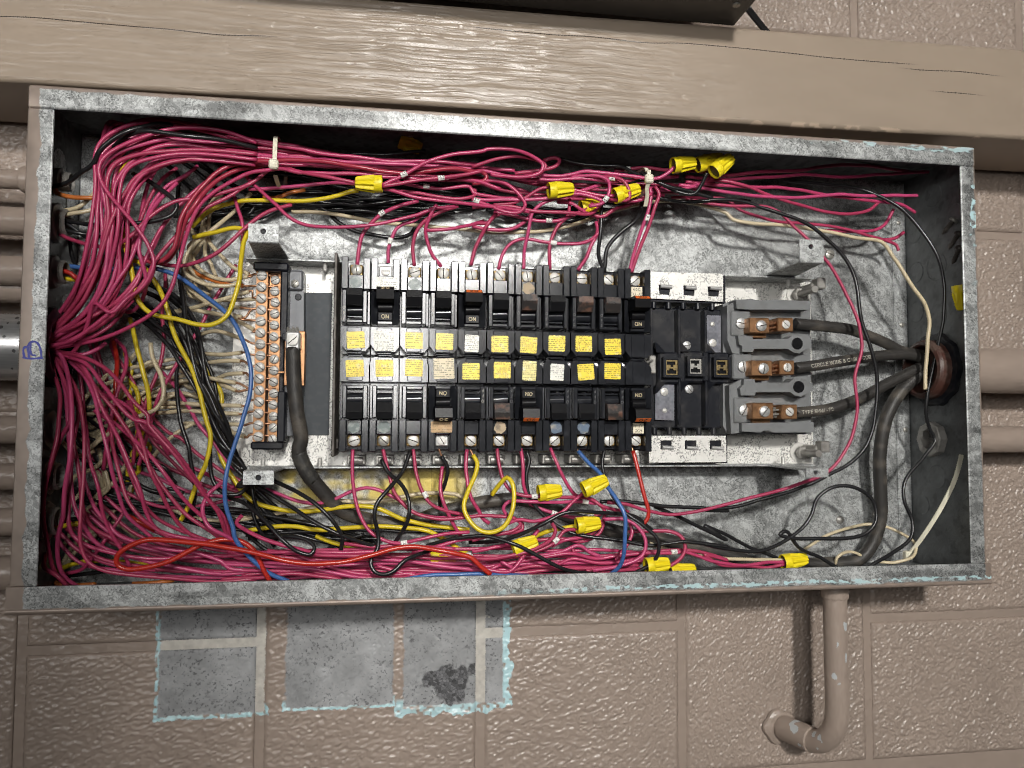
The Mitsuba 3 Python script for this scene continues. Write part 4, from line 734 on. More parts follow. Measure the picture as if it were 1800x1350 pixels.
WIRES = """P|1.9|GU|10,465,2185 230,368,2477 348,283,2853 408,246,3245 419,250,3640 679,261,3844 1063,295,3851 1452,363,3796 1854,408,3762 2283,459,3747 2696,541,3732 3141,563,3769 3589,529,3766
P|1.9|GU|10,586,2217 181,488,2502 282,430,2882 350,385,3293 405,363,3692 668,381,3911 1064,416,3937 1447,528,3904 1834,543,3850 2249,605,3814 2678,675,3800 3136,706,3822 3603,650,3803
P|1.9|GU|10,509,2155 187,459,2426 322,365,2791 399,342,3168 406,345,3590 659,389,3814 1056,391,3834 1451,410,3789 1838,524,3798 2261,590,3781 2694,626,3769 3126,662,3792 3602,641,3794
P|1.9|GU|10,488,2139 224,433,2376 363,390,2737 408,332,3144 471,270,3541 714,323,3784 1111,352,3798 1508,396,3768 1888,513,3779 2299,547,3773 2722,604,3767 3172,610,3776 3597,599,3774
P|1.9|GU|10,409,2148 252,367,2384 406,324,2737 493,245,3097 517,265,3494 771,240,3725 1121,329,3781 1507,353,3745 1904,407,3744 2317,508,3757 2729,532,3740 3155,527,3730 3588,526,3743
P|1.9|GU|10,467,2116 255,426,2335 425,391,2692 523,290,3068 539,280,3455 789,329,3704 1151,360,3734 1522,403,3716 1909,488,3746 2316,562,3759 2728,595,3771 3141,604,3788 3597,596,3761
P|1.9|GU|10,515,2112 272,440,2305 464,383,2630 531,326,3004 585,311,3393 802,354,3661 1185,376,3712 1549,442,3696 1919,497,3688 2320,551,3711 2754,645,3730 3169,646,3732 3596,590,3753
P|1.9|GU|10,362,2071 276,365,2264 467,307,2584 534,236,2936 562,221,3344 793,236,3617 1151,291,3704 1528,360,3665 1901,399,3657 2301,412,3647 2688,488,3681 3128,581,3723 3588,523,3726
P|1.9|GU|10,402,2068 334,326,2230 547,269,2542 606,263,2918 641,277,3306 874,258,3554 1225,312,3634 1586,342,3646 1953,420,3701 2362,476,3706 2768,566,3718 3197,537,3713 3591,543,3727
P|1.9|GU|10,479,2061 275,435,2220 500,369,2516 568,310,2887 603,325,3276 839,334,3547 1177,388,3636 1542,449,3647 1929,494,3666 2312,554,3676 2741,597,3718 3166,622,3739 3600,621,3749
P|1.9|GU|10,465,2020 324,385,2163 547,343,2463 651,262,2821 667,232,3193 850,314,3501 1189,337,3604 1561,373,3627 1919,411,3626 2340,466,3670 2773,563,3719 3187,575,3736 3590,541,3715
P|1.9|GT|1037,595,3901 1412,626,3883 1786,572,3809 2135,586,3783 2504,606,3745 2901,579,3727 3295,604,3764 3705,590,3721 4110,627,3701 4528,577,3719 4972,600,3712 5396,569,3685 5849,578,3690
P|1.9|GT|1056,589,3856 1407,571,3844 1783,518,3780 2140,492,3742 2492,484,3729 2853,498,3713 3237,552,3734 3632,551,3704 4024,554,3653 4419,554,3644 4819,506,3632 5243,511,3639 5679,506,3639
P|1.9|GT|1011,671,3873 1349,701,3865 1717,675,3821 2098,642,3806 2461,651,3788 2822,668,3785 3220,676,3770 3626,681,3756 4015,676,3699 4414,683,3681 4835,647,3683 5231,609,3667 5673,635,3670
P|1.9|GT|1045,598,3806 1392,550,3789 1745,541,3776 2107,562,3755 2441,493,3690 2817,495,3675 3196,561,3706 3568,520,3691 3951,562,3670 4295,557,3622 4706,513,3619 5118,528,3619 5514,517,3609
P|1.9|GT|1032,700,3790 1366,652,3787 1717,691,3796 2072,664,3782 2427,629,3756 2806,709,3769 3175,712,3759 3566,710,3758 3937,697,3691 4311,640,3618 4704,669,3629 5090,643,3618 5501,662,3642
P|1.9|GT|1031,549,3680 1361,531,3693 1697,555,3716 2045,556,3688 2375,526,3656 2727,551,3645 3087,552,3644 3450,527,3616 3798,559,3560 4155,554,3513 4521,540,3521 4908,538,3549 5305,510,3566
P|1.9|GT|1020,680,3713 1376,683,3730 1714,649,3707 2053,636,3719 2399,667,3716 2741,633,3676 3093,667,3692 3448,691,3701 3817,693,3640 4158,642,3531 4529,650,3535 4942,693,3580 5298,648,3599
P|1.9|GD|10,512,2018 150,420,1715 225,344,1382 240,367,1051 305,342,704 452,403,424 742,441,287 1067,460,200 1373,499,134 1728,524,145 2110,576,136 2476,593,108 2861,618,97
P|1.9|GD|10,462,2042 226,435,1905 436,377,1655 614,353,1423 782,362,1133 950,365,891 1136,405,640 1369,455,447 1517,500,260 1827,514,269 2142,545,239 2512,537,229 2860,586,213
P|1.9|GB|405,651,780 723,647,532 1061,662,388 1444,606,297 1812,623,292 2198,646,296 2576,615,299 2989,635,295 3402,620,283 3852,603,275 4295,626,241 4717,592,241 5190,647,210
P|1.9|GB|373,616,732 673,623,478 1027,618,348 1419,587,267 1806,624,254 2202,639,246 2635,602,253 3046,590,254 3467,558,240 3894,557,215 4313,614,198 4717,551,198 5150,573,208
P|1.9|GB|257,745,670 563,739,415 949,695,311 1350,683,223 1759,680,206 2155,705,170 2562,681,151 2967,682,146 3392,700,128 3821,660,155 4259,681,143 4734,695,151 5161,664,171
P|1.9|GB|257,585,670 540,619,428 905,604,302 1284,577,231 1681,589,203 2103,573,185 2508,605,163 2934,569,181 3379,575,168 3800,563,149 4240,576,142 4677,611,132 5128,625,157
P|1.9|GB|171,670,643 459,689,397 799,696,285 1186,718,210 1602,703,198 2008,650,201 2427,715,176 2859,671,152 3291,641,142 3724,657,134 4185,651,122 4653,673,98 5113,628,139
P|1.9|GB|70,704,610 363,734,334 776,672,239 1155,677,151 1589,644,121 1994,659,119 2399,653,115 2836,642,115 3251,642,106 3698,655,98 4159,686,97 4617,620,98 5116,693,107
P|1.9|GB|69,624,586 365,572,311 750,581,200 1177,568,154 1573,587,141 1971,590,119 2405,570,124 2814,555,123 3250,562,88 3701,563,82 4138,546,87 4593,564,93 5066,595,106
P|1.9|GB|21,589,570 281,600,296 679,592,196 1069,590,149 1475,625,121 1914,577,114 2323,577,86 2761,594,85 3209,567,100 3658,576,94 4139,598,96 4565,596,92 5055,604,90
P|1.9|GB|10,592,540 219,624,256 605,575,168 1014,584,110 1427,578,89 1871,565,81 2313,558,90 2744,543,93 3177,532,84 3647,579,87 4117,603,91 4574,634,73 5037,594,77
K|1.7|GKD|516,768,2353 699,720,2235 864,674,2076 984,640,1898 1091,643,1731 1211,605,1558 1284,617,1384 1380,614,1212 1530,628,1030 1610,666,843 1594,707,677 1661,703,488 1779,770,321
K|1.7|GKD|469,854,2374 639,819,2299 820,743,2111 991,706,1965 1107,711,1792 1232,695,1618 1289,706,1414 1384,699,1253 1466,737,1065 1557,740,872 1570,774,660 1625,805,509 1772,876,324
K|1.7|GKD|489,910,2439 677,863,2316 857,837,2161 986,825,2005 1118,767,1852 1211,731,1678 1278,755,1450 1360,788,1267 1468,766,1054 1563,781,883 1574,797,692 1654,833,500 1783,886,353
K|1.7|GKD|509,774,2440 705,727,2301 891,681,2159 1024,666,2011 1111,610,1832 1214,606,1670 1306,592,1473 1391,602,1294 1453,659,1094 1577,703,921 1612,676,733 1701,689,573 1821,724,411
K|1.7|GKD|527,837,2489 662,851,2394 824,765,2212 945,735,2016 1044,731,1870 1172,736,1705 1252,733,1476 1309,737,1304 1428,729,1121 1519,759,974 1544,787,761 1626,814,581 1814,828,414
K|1.7|GKD|525,877,2509 718,820,2376 855,811,2220 1004,741,2038 1095,734,1868 1174,752,1683 1260,755,1461 1312,731,1245 1406,736,1047 1530,736,908 1592,788,699 1669,821,564 1825,836,440
K|1.7|GKD|568,806,2577 782,784,2461 892,720,2283 1004,677,2096 1081,661,1904 1164,662,1709 1199,673,1484 1264,652,1287 1363,694,1114 1533,701,958 1590,757,762 1685,746,629 1844,810,481
K|1.7|GKD|605,806,2573 778,761,2480 921,734,2319 1057,691,2139 1155,645,1932 1236,660,1705 1293,644,1498 1306,668,1321 1388,689,1159 1536,707,988 1591,743,809 1699,759,648 1853,805,501
K|1.7|GKD|581,895,2660 792,864,2542 967,819,2397 1088,794,2160 1179,764,1932 1249,738,1706 1268,747,1510 1313,761,1281 1399,768,1093 1540,793,947 1591,812,784 1714,822,658 1857,888,526
K|1.7|GKD|603,804,2676 775,797,2561 962,696,2399 1071,727,2226 1142,656,2010 1173,651,1806 1184,687,1606 1244,674,1403 1342,653,1209 1500,670,1080 1571,759,866 1723,772,704 1876,818,559
K|1.7|GKB|10,844,851 187,858,807 396,833,726 628,812,699 865,836,688 1089,805,663 1341,815,655 1571,822,611 1810,825,558 2058,819,509 2298,860,443 2534,850,380 2732,839,367
K|1.7|GKB|10,839,861 185,825,810 393,832,749 654,854,709 873,830,698 1101,778,640 1320,812,600 1539,812,536 1766,839,517 2012,827,474 2256,831,417 2497,835,369 2718,838,356
K|1.7|GKB|10,950,841 171,929,790 403,948,705 625,934,663 858,947,634 1052,933,610 1283,950,602 1534,949,570 1735,944,537 1997,950,503 2203,947,438 2463,950,368 2694,950,322
K|1.7|GKB|10,883,836 229,851,735 424,845,664 653,806,641 870,844,614 1104,806,558 1287,848,531 1533,814,530 1774,829,495 2003,829,434 2212,855,372 2446,886,350 2688,885,326
K|1.7|GKB|10,849,838 229,848,801 414,870,750 653,854,665 862,811,613 1091,826,520 1263,846,488 1498,838,486 1729,842,450 1966,855,417 2199,876,372 2443,841,326 2668,860,314
K|1.7|GKB|10,950,810 154,950,750 363,950,667 586,950,640 758,946,617 954,942,572 1194,922,526 1422,930,523 1697,949,493 1928,948,466 2140,930,410 2385,947,335 2651,950,287
K|1.7|GKB|10,887,799 187,854,784 389,869,715 574,871,674 805,857,629 1024,850,563 1239,836,523 1461,837,516 1685,872,476 1922,874,457 2155,861,384 2384,864,318 2638,879,287
K|1.7|GKB|48,811,773 257,816,702 462,805,674 666,800,631 895,829,602 1126,819,539 1346,849,511 1566,819,460 1782,818,420 1990,859,390 2200,871,346 2417,860,271 2616,840,275
K|1.7|GKB|80,806,733 265,783,746 472,779,679 644,800,658 849,778,610 1046,803,540 1289,762,524 1526,726,471 1718,771,479 1948,783,424 2171,798,360 2390,791,306 2606,822,269
K|1.7|GKT2|443,936,3879 703,929,3764 922,891,3564 1163,869,3434 1440,864,3299 1559,872,3278 1816,891,3400 2103,886,3408 2416,920,3443 2708,914,3437 3002,912,3449 3314,923,3490 3664,950,3549
K|1.7|GKT2|504,931,3904 746,871,3822 1003,842,3674 1248,824,3500 1483,833,3378 1643,847,3382 1935,814,3423 2207,829,3422 2480,851,3432 2758,873,3446 3046,866,3424 3353,887,3440 3702,906,3534
K|1.7|GKT2|483,935,3926 768,948,3876 1006,932,3760 1264,905,3611 1477,916,3503 1625,911,3521 1926,924,3577 2214,924,3561 2513,943,3501 2783,949,3517 3091,917,3473 3395,945,3517 3735,950,3546
K|1.7|GKT2|499,923,3929 743,927,3862 1007,886,3774 1236,888,3631 1465,890,3532 1638,883,3521 1956,906,3553 2263,921,3550 2546,911,3508 2811,913,3498 3124,909,3532 3451,927,3523 3775,950,3544
K|1.7|GKT|544,820,3916 808,813,3857 1080,754,3786 1335,783,3702 1518,787,3675 1737,783,3654 2029,789,3650 2284,789,3579 2587,794,3568 2852,812,3548 3171,823,3549 3491,826,3507 3799,838,3508
K|1.7|GKT|540,950,3960 834,880,3909 1083,901,3835 1297,881,3707 1526,886,3673 1772,885,3669 2058,879,3610 2372,888,3604 2628,908,3618 2936,883,3596 3232,919,3576 3536,897,3528 3841,940,3537
K|1.7|GKT|551,921,3951 815,889,3923 1119,875,3900 1368,867,3793 1505,853,3773 1706,851,3715 2004,872,3681 2301,911,3687 2616,903,3632 2903,895,3581 3201,916,3554 3521,933,3562 3863,919,3530
K|1.7|GKT|601,912,3960 865,891,3960 1122,841,3920 1394,843,3866 1533,836,3829 1772,859,3771 2124,860,3733 2436,879,3711 2724,891,3650 3015,864,3620 3315,861,3590 3626,928,3575 3902,933,3532
K|1.7|GKT|581,899,3960 901,913,3960 1182,868,3960 1508,857,3922 1616,848,3868 1919,888,3850 2195,841,3745 2464,877,3710 2727,905,3699 3039,858,3668 3311,898,3655 3657,901,3604 3948,925,3527
K|1.7|GKT2|1024,880,3092 1215,901,3240 1378,895,3292 1506,887,3313 1654,881,3373 1843,874,3423 2038,864,3423 2269,860,3378 2464,851,3374 2718,894,3353 2945,872,3389 3144,876,3414 3354,854,3398
K|1.7|GKT2|994,919,3167 1185,896,3260 1357,914,3342 1506,896,3371 1604,907,3398 1800,911,3395 2037,912,3422 2231,903,3367 2452,935,3368 2654,911,3369 2886,891,3350 3080,899,3359 3301,891,3424
K|1.7|GKT2|1010,950,3168 1158,950,3261 1331,950,3309 1490,950,3401 1597,950,3452 1769,950,3462 1958,950,3451 2167,950,3468 2394,950,3459 2583,950,3506 2773,950,3485 2973,950,3459 3185,950,3476
K|1.7|GKT2|998,840,3218 1174,862,3310 1353,849,3361 1483,853,3396 1546,836,3426 1728,805,3433 1930,810,3408 2120,795,3392 2286,782,3418 2474,801,3428 2669,820,3461 2909,829,3491 3092,838,3469
K|1.7|GKT2|987,895,3262 1158,858,3280 1315,876,3309 1485,836,3295 1556,846,3382 1724,857,3399 1890,861,3407 2074,862,3417 2252,860,3432 2444,840,3483 2605,826,3497 2826,892,3510 3020,875,3501
K|1.7|GKT2|946,950,3306 1105,950,3382 1291,950,3404 1463,950,3420 1506,950,3415 1685,950,3420 1849,950,3435 2020,948,3460 2179,949,3499 2370,950,3504 2562,950,3509 2753,950,3554 2960,941,3538
W|1.8|GWL|137,850,1589 160,883,1643 245,844,1705 300,847,1789 387,824,1838 485,835,1847 544,827,1887 634,793,1898 671,802,1931 791,823,1951 878,832,1968 935,834,1961 1024,846,1974
W|1.8|GWL|109,950,1528 187,950,1547 227,950,1557 288,950,1607 338,950,1678 433,950,1738 496,950,1764 599,950,1855 665,935,1907 778,939,1887 847,950,1911 941,950,1917 1008,950,1928
W|1.8|GWL|153,858,1476 218,861,1486 280,869,1527 314,850,1567 393,803,1569 447,826,1616 494,835,1642 551,842,1702 656,832,1703 724,799,1756 809,845,1797 944,860,1821 1045,835,1870
W|1.8|GWL|113,950,1396 184,937,1406 273,950,1476 362,950,1448 430,947,1487 482,926,1526 546,925,1557 621,925,1635 730,901,1689 779,932,1727 842,938,1736 928,938,1765 1032,934,1816
W|1.8|GWL|109,888,1375 193,908,1360 249,887,1403 309,895,1448 414,881,1505 490,879,1529 543,843,1597 603,841,1648 678,843,1711 785,869,1771 864,866,1761 961,877,1780 1047,898,1779
W|1.8|GWL|23,950,1298 179,950,1307 269,950,1359 351,950,1442 451,950,1492 497,950,1556 550,950,1595 661,947,1637 724,947,1690 819,950,1774 936,950,1757 982,950,1719 1046,950,1717
W|1.8|GWL|25,933,1264 91,927,1261 181,919,1275 289,889,1359 414,914,1411 469,909,1499 591,935,1513 668,928,1549 792,863,1600 857,871,1647 955,911,1659 1013,919,1651 1060,920,1681
W|1.8|GWL|75,891,1252 145,891,1262 234,881,1283 305,863,1327 358,857,1390 417,868,1467 529,857,1528 585,862,1580 643,861,1618 744,872,1640 808,895,1650 952,877,1661 1078,885,1630
W|1.8|GWL|54,849,1180 133,889,1204 210,878,1198 263,872,1287 392,854,1321 517,831,1375 604,833,1410 699,834,1467 747,831,1539 793,847,1549 887,826,1555 979,873,1558 1093,863,1576
P|1.9|GPB|29,847,2076 80,848,1893 129,837,1675 163,806,1481 188,817,1272 251,817,1058 382,811,879 528,795,807 673,807,729 826,796,678 1030,807,655 1218,796,686 1422,837,740
P|1.9|GPB|138,942,2100 194,950,1918 254,946,1705 291,943,1549 308,922,1364 364,875,1192 446,923,1035 610,917,962 774,903,903 908,906,831 1063,933,770 1272,950,741 1461,939,748
P|1.9|GPB|180,950,2140 217,950,1963 271,950,1813 306,950,1622 362,950,1471 427,950,1300 559,935,1191 716,932,1085 878,932,981 1016,950,909 1182,950,821 1340,948,809 1497,928,759
P|1.9|GPB|309,950,2110 357,942,1961 390,940,1806 434,943,1655 524,901,1518 587,902,1388 697,885,1274 825,899,1177 953,891,1058 1105,885,975 1220,926,912 1368,935,837 1557,897,778
P|1.9|GPB|353,847,2151 376,851,2017 460,833,1887 551,821,1753 600,838,1596 713,804,1452 846,800,1326 973,793,1259 1068,801,1161 1188,789,1059 1305,789,967 1460,820,883 1597,805,793
P|1.95|GU|1968,390,3787 1620,351,3801 1393,324,3825 1630,298,3770 1355,263,3834 1131,227,3830 967,200,3791 804,181,3718 632,166,3629 516,154,3539 466,148,3456 470,145,3359 541,140,3242 646,133,3114 761,134,2965 852,141,2815 893,146,2698 878,149,2606 810,163,2487 674,183,2380 504,210,2225 278,242,2070 51,270,1997
P|1.95|GU|1964,430,3713 1611,408,3753 1380,393,3783 1620,359,3735 1233,295,3751 953,256,3731 768,230,3673 606,211,3607 507,215,3530 453,219,3419 467,223,3288 509,229,3099 517,249,2887 497,270,2662 458,282,2546 324,333,2309 142,387,2144 10,430,2048
P|1.95|GU|2086,410,3701 1677,370,3700 1394,336,3698 1632,298,3662 1137,220,3648 864,180,3599 699,173,3551 565,178,3484 511,182,3386 506,188,3207 520,204,3044 477,233,2833 418,261,2633 358,283,2531 230,342,2344 105,389,2215 10,430,2133
P|1.95|GU|2087,410,3676 1737,365,3665 1399,317,3646 1637,279,3618 1143,200,3611 871,161,3544 708,150,3471 633,150,3382 607,150,3249 608,150,3093 598,164,2917 560,195,2736 528,217,2608 411,275,2351 172,366,2148 10,430,2048
P|1.95|GU|1965,430,3651 1559,387,3647 1389,367,3635 1629,325,3608 1134,240,3587 862,196,3495 719,195,3389 642,200,3278 588,204,3168 535,211,3011 475,238,2834 427,264,2658 380,284,2532 279,330,2356 142,381,2203 10,430,2103
P|1.95|GU|1966,430,3638 1559,388,3631 1389,370,3622 1628,330,3591 1301,271,3596 1075,246,3574 910,227,3508 759,211,3397 671,217,3260 617,222,3114 581,228,2933 584,255,2750 579,281,2598 483,317,2420 290,375,2194 10,450,2032
R2|1.95|GU|1840,470,3682 1557,399,3623 1479,382,3607 1321,349,3510 1201,318,3381 1118,289,3243 1049,281,3089 1017,307,2947 980,328,2839 893,359,2744 819,377,2726 718,403,2771 606,450,2915 546,510,3128
R2|1.95|GU|1840,470,3664 1612,420,3602 1502,395,3574 1355,359,3478 1236,322,3346 1154,291,3208 1067,326,3065 990,375,2850 903,405,2741 749,452,2758 612,510,2879
P|1.95|GU|1719,490,3607 1551,442,3557 1452,411,3487 1290,346,3344 1189,291,3198 1117,232,2957 1081,191,2763 1051,190,2632 1015,190,2487 925,204,2336 714,247,2187 475,304,2081 255,363,2029 78,419,2007 10,450,2008
P|1.95|GU|1696,490,3593 1605,475,3508 1470,455,3407 1447,451,3384 1220,407,3220 1093,364,3051 957,325,2874 841,306,2682 821,301,2622 688,309,2425 534,345,2280 331,391,2136 10,470,2040
P|1.95|GU2|1304,530,3609 1137,485,3417 975,439,3217 854,392,2986 776,362,2789 716,347,2636 655,334,2513 514,366,2332 273,427,2115 10,490,2030
P|1.95|GU2|1110,530,3617 906,460,3410 806,413,3239 745,363,3036 695,321,2838 640,295,2672 582,276,2561 453,313,2346 244,381,2145 10,470,2046
P|1.95|GU2|936,550,3595 832,506,3459 740,442,3207 680,394,2979 640,357,2783 605,336,2655 527,310,2517 356,369,2304 146,433,2149 10,490,2066
P|1.95|GU2|769,550,3585 715,506,3414 686,464,3248 679,429,3050 648,398,2854 584,369,2612 455,370,2355 204,431,2126 10,490,2030
P|1.95|GU2|1034,550,3548 872,501,3370 762,451,3147 709,412,2960 649,365,2761 620,328,2621 511,301,2406 340,329,2213 10,470,2076
P|1.95|GU2|1209,530,3500 1013,472,3266 888,428,3071 802,383,2857 733,359,2689 706,347,2566 613,333,2414 427,397,2236 161,456,2079 10,490,2024
P|1.95|GU2|447,590,2408 520,550,2353 603,512,2331 691,451,2380 771,347,2483 795,279,2593 768,223,2738 751,215,2816 759,219,2890 787,262,3036 867,400,3289 961,470,3441
P|1.95|GU|1603,490,3508 1448,442,3407 1225,377,3287 1005,326,3236 793,278,3077 654,265,2921 513,322,2850 307,393,2852 116,444,2918 10,490,2996
P|1.95|GU2|799,440,2786 819,364,2659 788,269,2506 682,189,2393 587,157,2267 439,196,2340 357,287,2172 247,386,2013 136,450,1920
P|1.95|GU2|701,470,2639 580,365,2419 413,276,2267 205,340,2151 10,450,2105
P|1.95|GU2|637,470,2425 513,379,2212 349,344,2083 127,406,2037 10,450,2024
P|1.95|GU2|441,470,2062 369,420,1994 289,398,1954 198,402,1959 84,434,1978 10,470,2010
P|1.95|long pink wire sweeping below the top bundle above the left upright bracket|719,550,2797 847,521,2752 1037,477,2743 1289,408,2825 1399,397,2915 1564,422,3094 1707,468,3224 1899,530,3314
P|1.95|GT|1396,590,3407 1481,544,3197 1504,537,3034 1487,550,2862
P|1.95|GD2|10,470,1967 70,399,1819 154,327,1649 177,274,1435 182,247,1297 151,234,1089 111,252,857 88,285,670 84,373,426 103,464,223 168,550,62
P|1.95|GD2|10,470,1991 116,393,1843 228,324,1614 257,293,1424 177,316,1273 116,344,1107 64,378,941 10,452,746 10,530,571
P|1.95|GD2|10,450,2014 143,375,1926 235,294,1754 287,234,1552 313,185,1321 304,172,1091 267,200,895 232,255,660 174,328,477 152,404,291 177,462,162 266,530,57
P|1.95|GD|10,470,1992 85,437,1918 183,397,1796 286,345,1627 343,303,1437 363,286,1356 391,239,1123 393,212,858 389,193,630 402,197,424 463,202,307 587,208,240 824,256,185 1088,315,145 1361,374,102 1682,447,101 1561,475,122 1783,530,135
P|1.95|GD|13,470,1993 141,433,1955 271,393,1887 397,335,1723 481,302,1556 567,275,1415 627,253,1298 727,239,1051 824,231,852 867,270,672 924,299,550 1009,322,492 1180,370,446 1512,459,396 1557,477,322 1894,550,291
P|1.95|GD|10,470,2010 209,372,1957 369,306,1912 510,257,1839 641,207,1719 769,166,1566 884,159,1461 887,156,1405 999,164,1264 1146,218,1051 1279,303,818 1384,368,666 1444,434,474 1555,487,366 1551,510,293
P|1.95|GD|10,470,2004 210,372,1927 370,307,1858 505,253,1696 623,209,1554 752,199,1426 865,192,1393 1046,243,1192 1179,319,985 1312,415,771 1421,475,616 1449,530,436
P|1.95|GD|154,490,1912 294,428,1787 404,357,1605 465,298,1415 512,270,1262 562,270,1062 603,334,846 653,401,672 751,462,549 831,510,450
P|1.95|GD|320,490,1682 449,426,1535 525,379,1415 566,325,1237 628,273,1038 709,250,805 813,250,663 928,285,552 1073,344,444 1285,416,425 1506,490,367
P|1.95|GD|180,530,1682 249,483,1498 238,416,1235 234,375,999 239,343,708 254,331,580 286,337,503 390,347,418 574,363,347 884,424,282 1155,488,283 1384,515,286 1661,545,280 1661,550,236
P|1.95|GD2|107,510,1741 189,459,1558 246,395,1236 296,377,939 327,398,748 389,426,578 504,459,488 609,490,403
P|1.95|GD2|235,510,1621 307,442,1415 355,386,1236 378,364,1106 456,336,882 490,387,652 548,429,491 616,475,340 665,510,218
P|1.95|GD|284,530,929 390,474,691 496,441,574 594,426,485 826,416,416 998,415,365 1202,434,321 1398,455,241 1448,464,185 1786,510,145
P|1.95|GD|632,490,1587 707,413,1439 727,388,1393 813,310,1190 871,283,1001 922,315,868 998,385,693 1076,451,563 1162,488,472 1283,530,408
P|1.95|GD|353,510,1499 529,437,1404 663,383,1308 808,326,1178 959,293,988 1096,350,803 1245,470,613
P|1.95|GD|543,510,1245 671,418,1018 782,376,792 888,413,643 1037,471,537 1200,530,441
P|1.95|GD|410,530,1635 540,489,1586 670,451,1500 746,440,1368 854,472,1283 947,530,1134
P|1.95|GD|1396,390,906 1307,331,815 1285,279,701 1345,238,574 1498,286,470 1573,390,369
P|1.95|GD2|10,530,333 40,439,246 149,393,176 226,430,79
P|1.95|GD2|104,650,140 270,598,194 370,566,306 461,553,439 585,610,674
P|1.95|GPB|769,890,2737 779,801,2352 811,751,2138 790,723,1877 708,695,1632 662,709,1418 614,730,1228 589,750,1037
P|1.95|GPB|1382,850,2831 1249,791,2522 1141,744,2288 1006,717,2035 917,704,1852 805,693,1620 709,725,1291 637,750,1037
P|1.95|GPB|735,870,1887 919,800,1703 1063,739,1495 1135,707,1367 1273,706,1203 1395,729,1048 1537,782,928 1395,830,830
P|1.95|GPB|290,870,1661 471,808,1557 636,753,1455 792,694,1216 1014,745,972 1186,810,799
P|1.95|GPB|386,830,2138 494,750,2029 535,657,1869 504,590,1689 473,561,1501 447,583,1342 405,651,1167 359,730,1002
R|1.95|red wire running down behind the pink fan at the left|368,850,2127 449,730,1949 479,631,1753 452,665,1416 394,719,1341 365,790,1226
P|1.95|GT|1240,390,3878 1381,381,3846 1618,366,3794 1855,351,3759 2210,361,3716 2572,374,3702 3067,404,3724 3565,433,3715 3865,450,3701
P|1.95|GT|1387,370,3707 1739,350,3681 2095,330,3671 2454,330,3651 2941,339,3660 3547,386,3675 3859,410,3635 4395,450,3624
R2|1.95|GT|1317,390,3538 1390,370,3570 1571,325,3604 1750,288,3599 1925,279,3619 2220,265,3618 2518,250,3593 2819,280,3571 3064,304,3605 3313,328,3642 3492,351,3637 3531,357,3651 3600,369,3607 3559,377,3559 3471,390,3543
P|1.95|GT|1385,410,3438 1563,375,3533 1718,348,3562 1838,328,3577 1982,309,3546 2218,300,3549 2457,292,3555 2758,306,3538 3065,327,3526 3546,372,3554 3728,390,3505
P|1.95|GT|1829,390,3602 2042,292,3531 2284,230,3475 2461,230,3444
P|1.95|GT|1512,530,3546 1625,505,3431 1764,474,3291 1851,454,3202 1998,433,3129 2217,406,3104 2579,399,3133 2948,424,3230 3136,447,3305 3327,470,3353
P|1.95|GT|1534,550,3440 1842,490,3460 2210,414,3483 2455,350,3474
P|1.95|pink wire tagged 42 leaving the first yellow connector above the breakers|2676,230,3425 2880,230,3470 3184,245,3529 3333,261,3570 3549,290,3630
P|1.95|pink wire tagged 40 arching up from the first yellow connector|2682,230,3432 2747,222,3473 2855,210,3525 3058,188,3640 3300,176,3737 3547,177,3777 3572,178,3787 3824,191,3786 3993,215,3757 4096,232,3705 4075,243,3637 3938,264,3589 3714,297,3588 3627,310,3609
P|1.95|GT2|3464,330,3674 3649,290,3735 3863,277,3769 4019,288,3756 4119,304,3715 4077,319,3656 3927,350,3619
P|1.95|GT|2687,290,3432 2943,277,3352 3188,283,3328 3555,333,3319 3723,355,3327 3987,390,3310
P|1.95|GT2|4098,430,3665 4378,382,3678 4503,350,3701 4629,323,3685 4884,286,3648 5146,265,3642 5251,256,3698 5303,250,3747
P|1.95|GT2|4124,430,3801 4223,398,3825 4270,382,3799 4231,372,3741 4090,387,3699 3862,430,3668
P|1.95|GT|2745,470,3555 2945,441,3518 3195,408,3496 3447,397,3505 3472,394,3454 3731,414,3422 3997,450,3445
P|1.95|GT|2697,450,3470 2945,399,3429 3194,376,3396 3383,383,3408 3498,398,3457 3473,404,3496 3512,410,3480
P|1.95|GT2|3473,410,3562 3699,372,3562 3799,354,3523 3888,345,3447 3939,339,3358 3887,335,3290 3759,338,3285 3597,367,3350 3472,390,3401
P|1.95|GT2|3476,430,3414 3730,404,3418 4011,382,3426 4244,370,3460 4463,401,3533 4658,430,3605
P|1.95|pink wire from the second yellow connector in the top bundle|4155,350,3534 4085,361,3514 3985,380,3450 3859,406,3399 3672,450,3377
P|1.95|pink wire from the third yellow connector in the top bundle|4769,350,3487 4640,364,3492 4446,386,3521 4252,408,3551 4059,430,3521
P|1.95|GT2|3481,470,3348 3864,432,3368 4056,413,3320 4382,399,3312 4587,418,3346 4685,430,3447
P|1.95|pink wire tagged 23 crossing just above the breakers|3683,530,3335 3876,505,3304 4070,485,3268 4188,478,3265 4293,471,3279 4455,479,3344 4606,490,3448
P|1.95|GT2|4337,430,3588 4370,402,3641 4478,356,3651 4600,315,3644 4686,292,3602 4694,276,3481 4648,298,3407 4524,330,3371
P|1.95|GT2|4559,410,3660 4699,335,3643 4817,286,3608 4881,278,3517 4884,288,3442 4827,319,3428 4727,390,3464
P|1.95|GT2|4739,430,3463 4892,399,3449 5049,379,3477 5128,370,3531
P|1.95|GT2|4579,490,3353 4670,475,3326 4799,453,3393 4938,459,3442 5080,470,3505
P|1.95|GT2|4274,510,3450 4398,465,3417 4506,468,3357 4606,490,3327
P|1.95|GT2|3967,430,3634 4185,401,3611 4507,366,3630 4771,355,3627 5086,365,3674 5398,390,3713
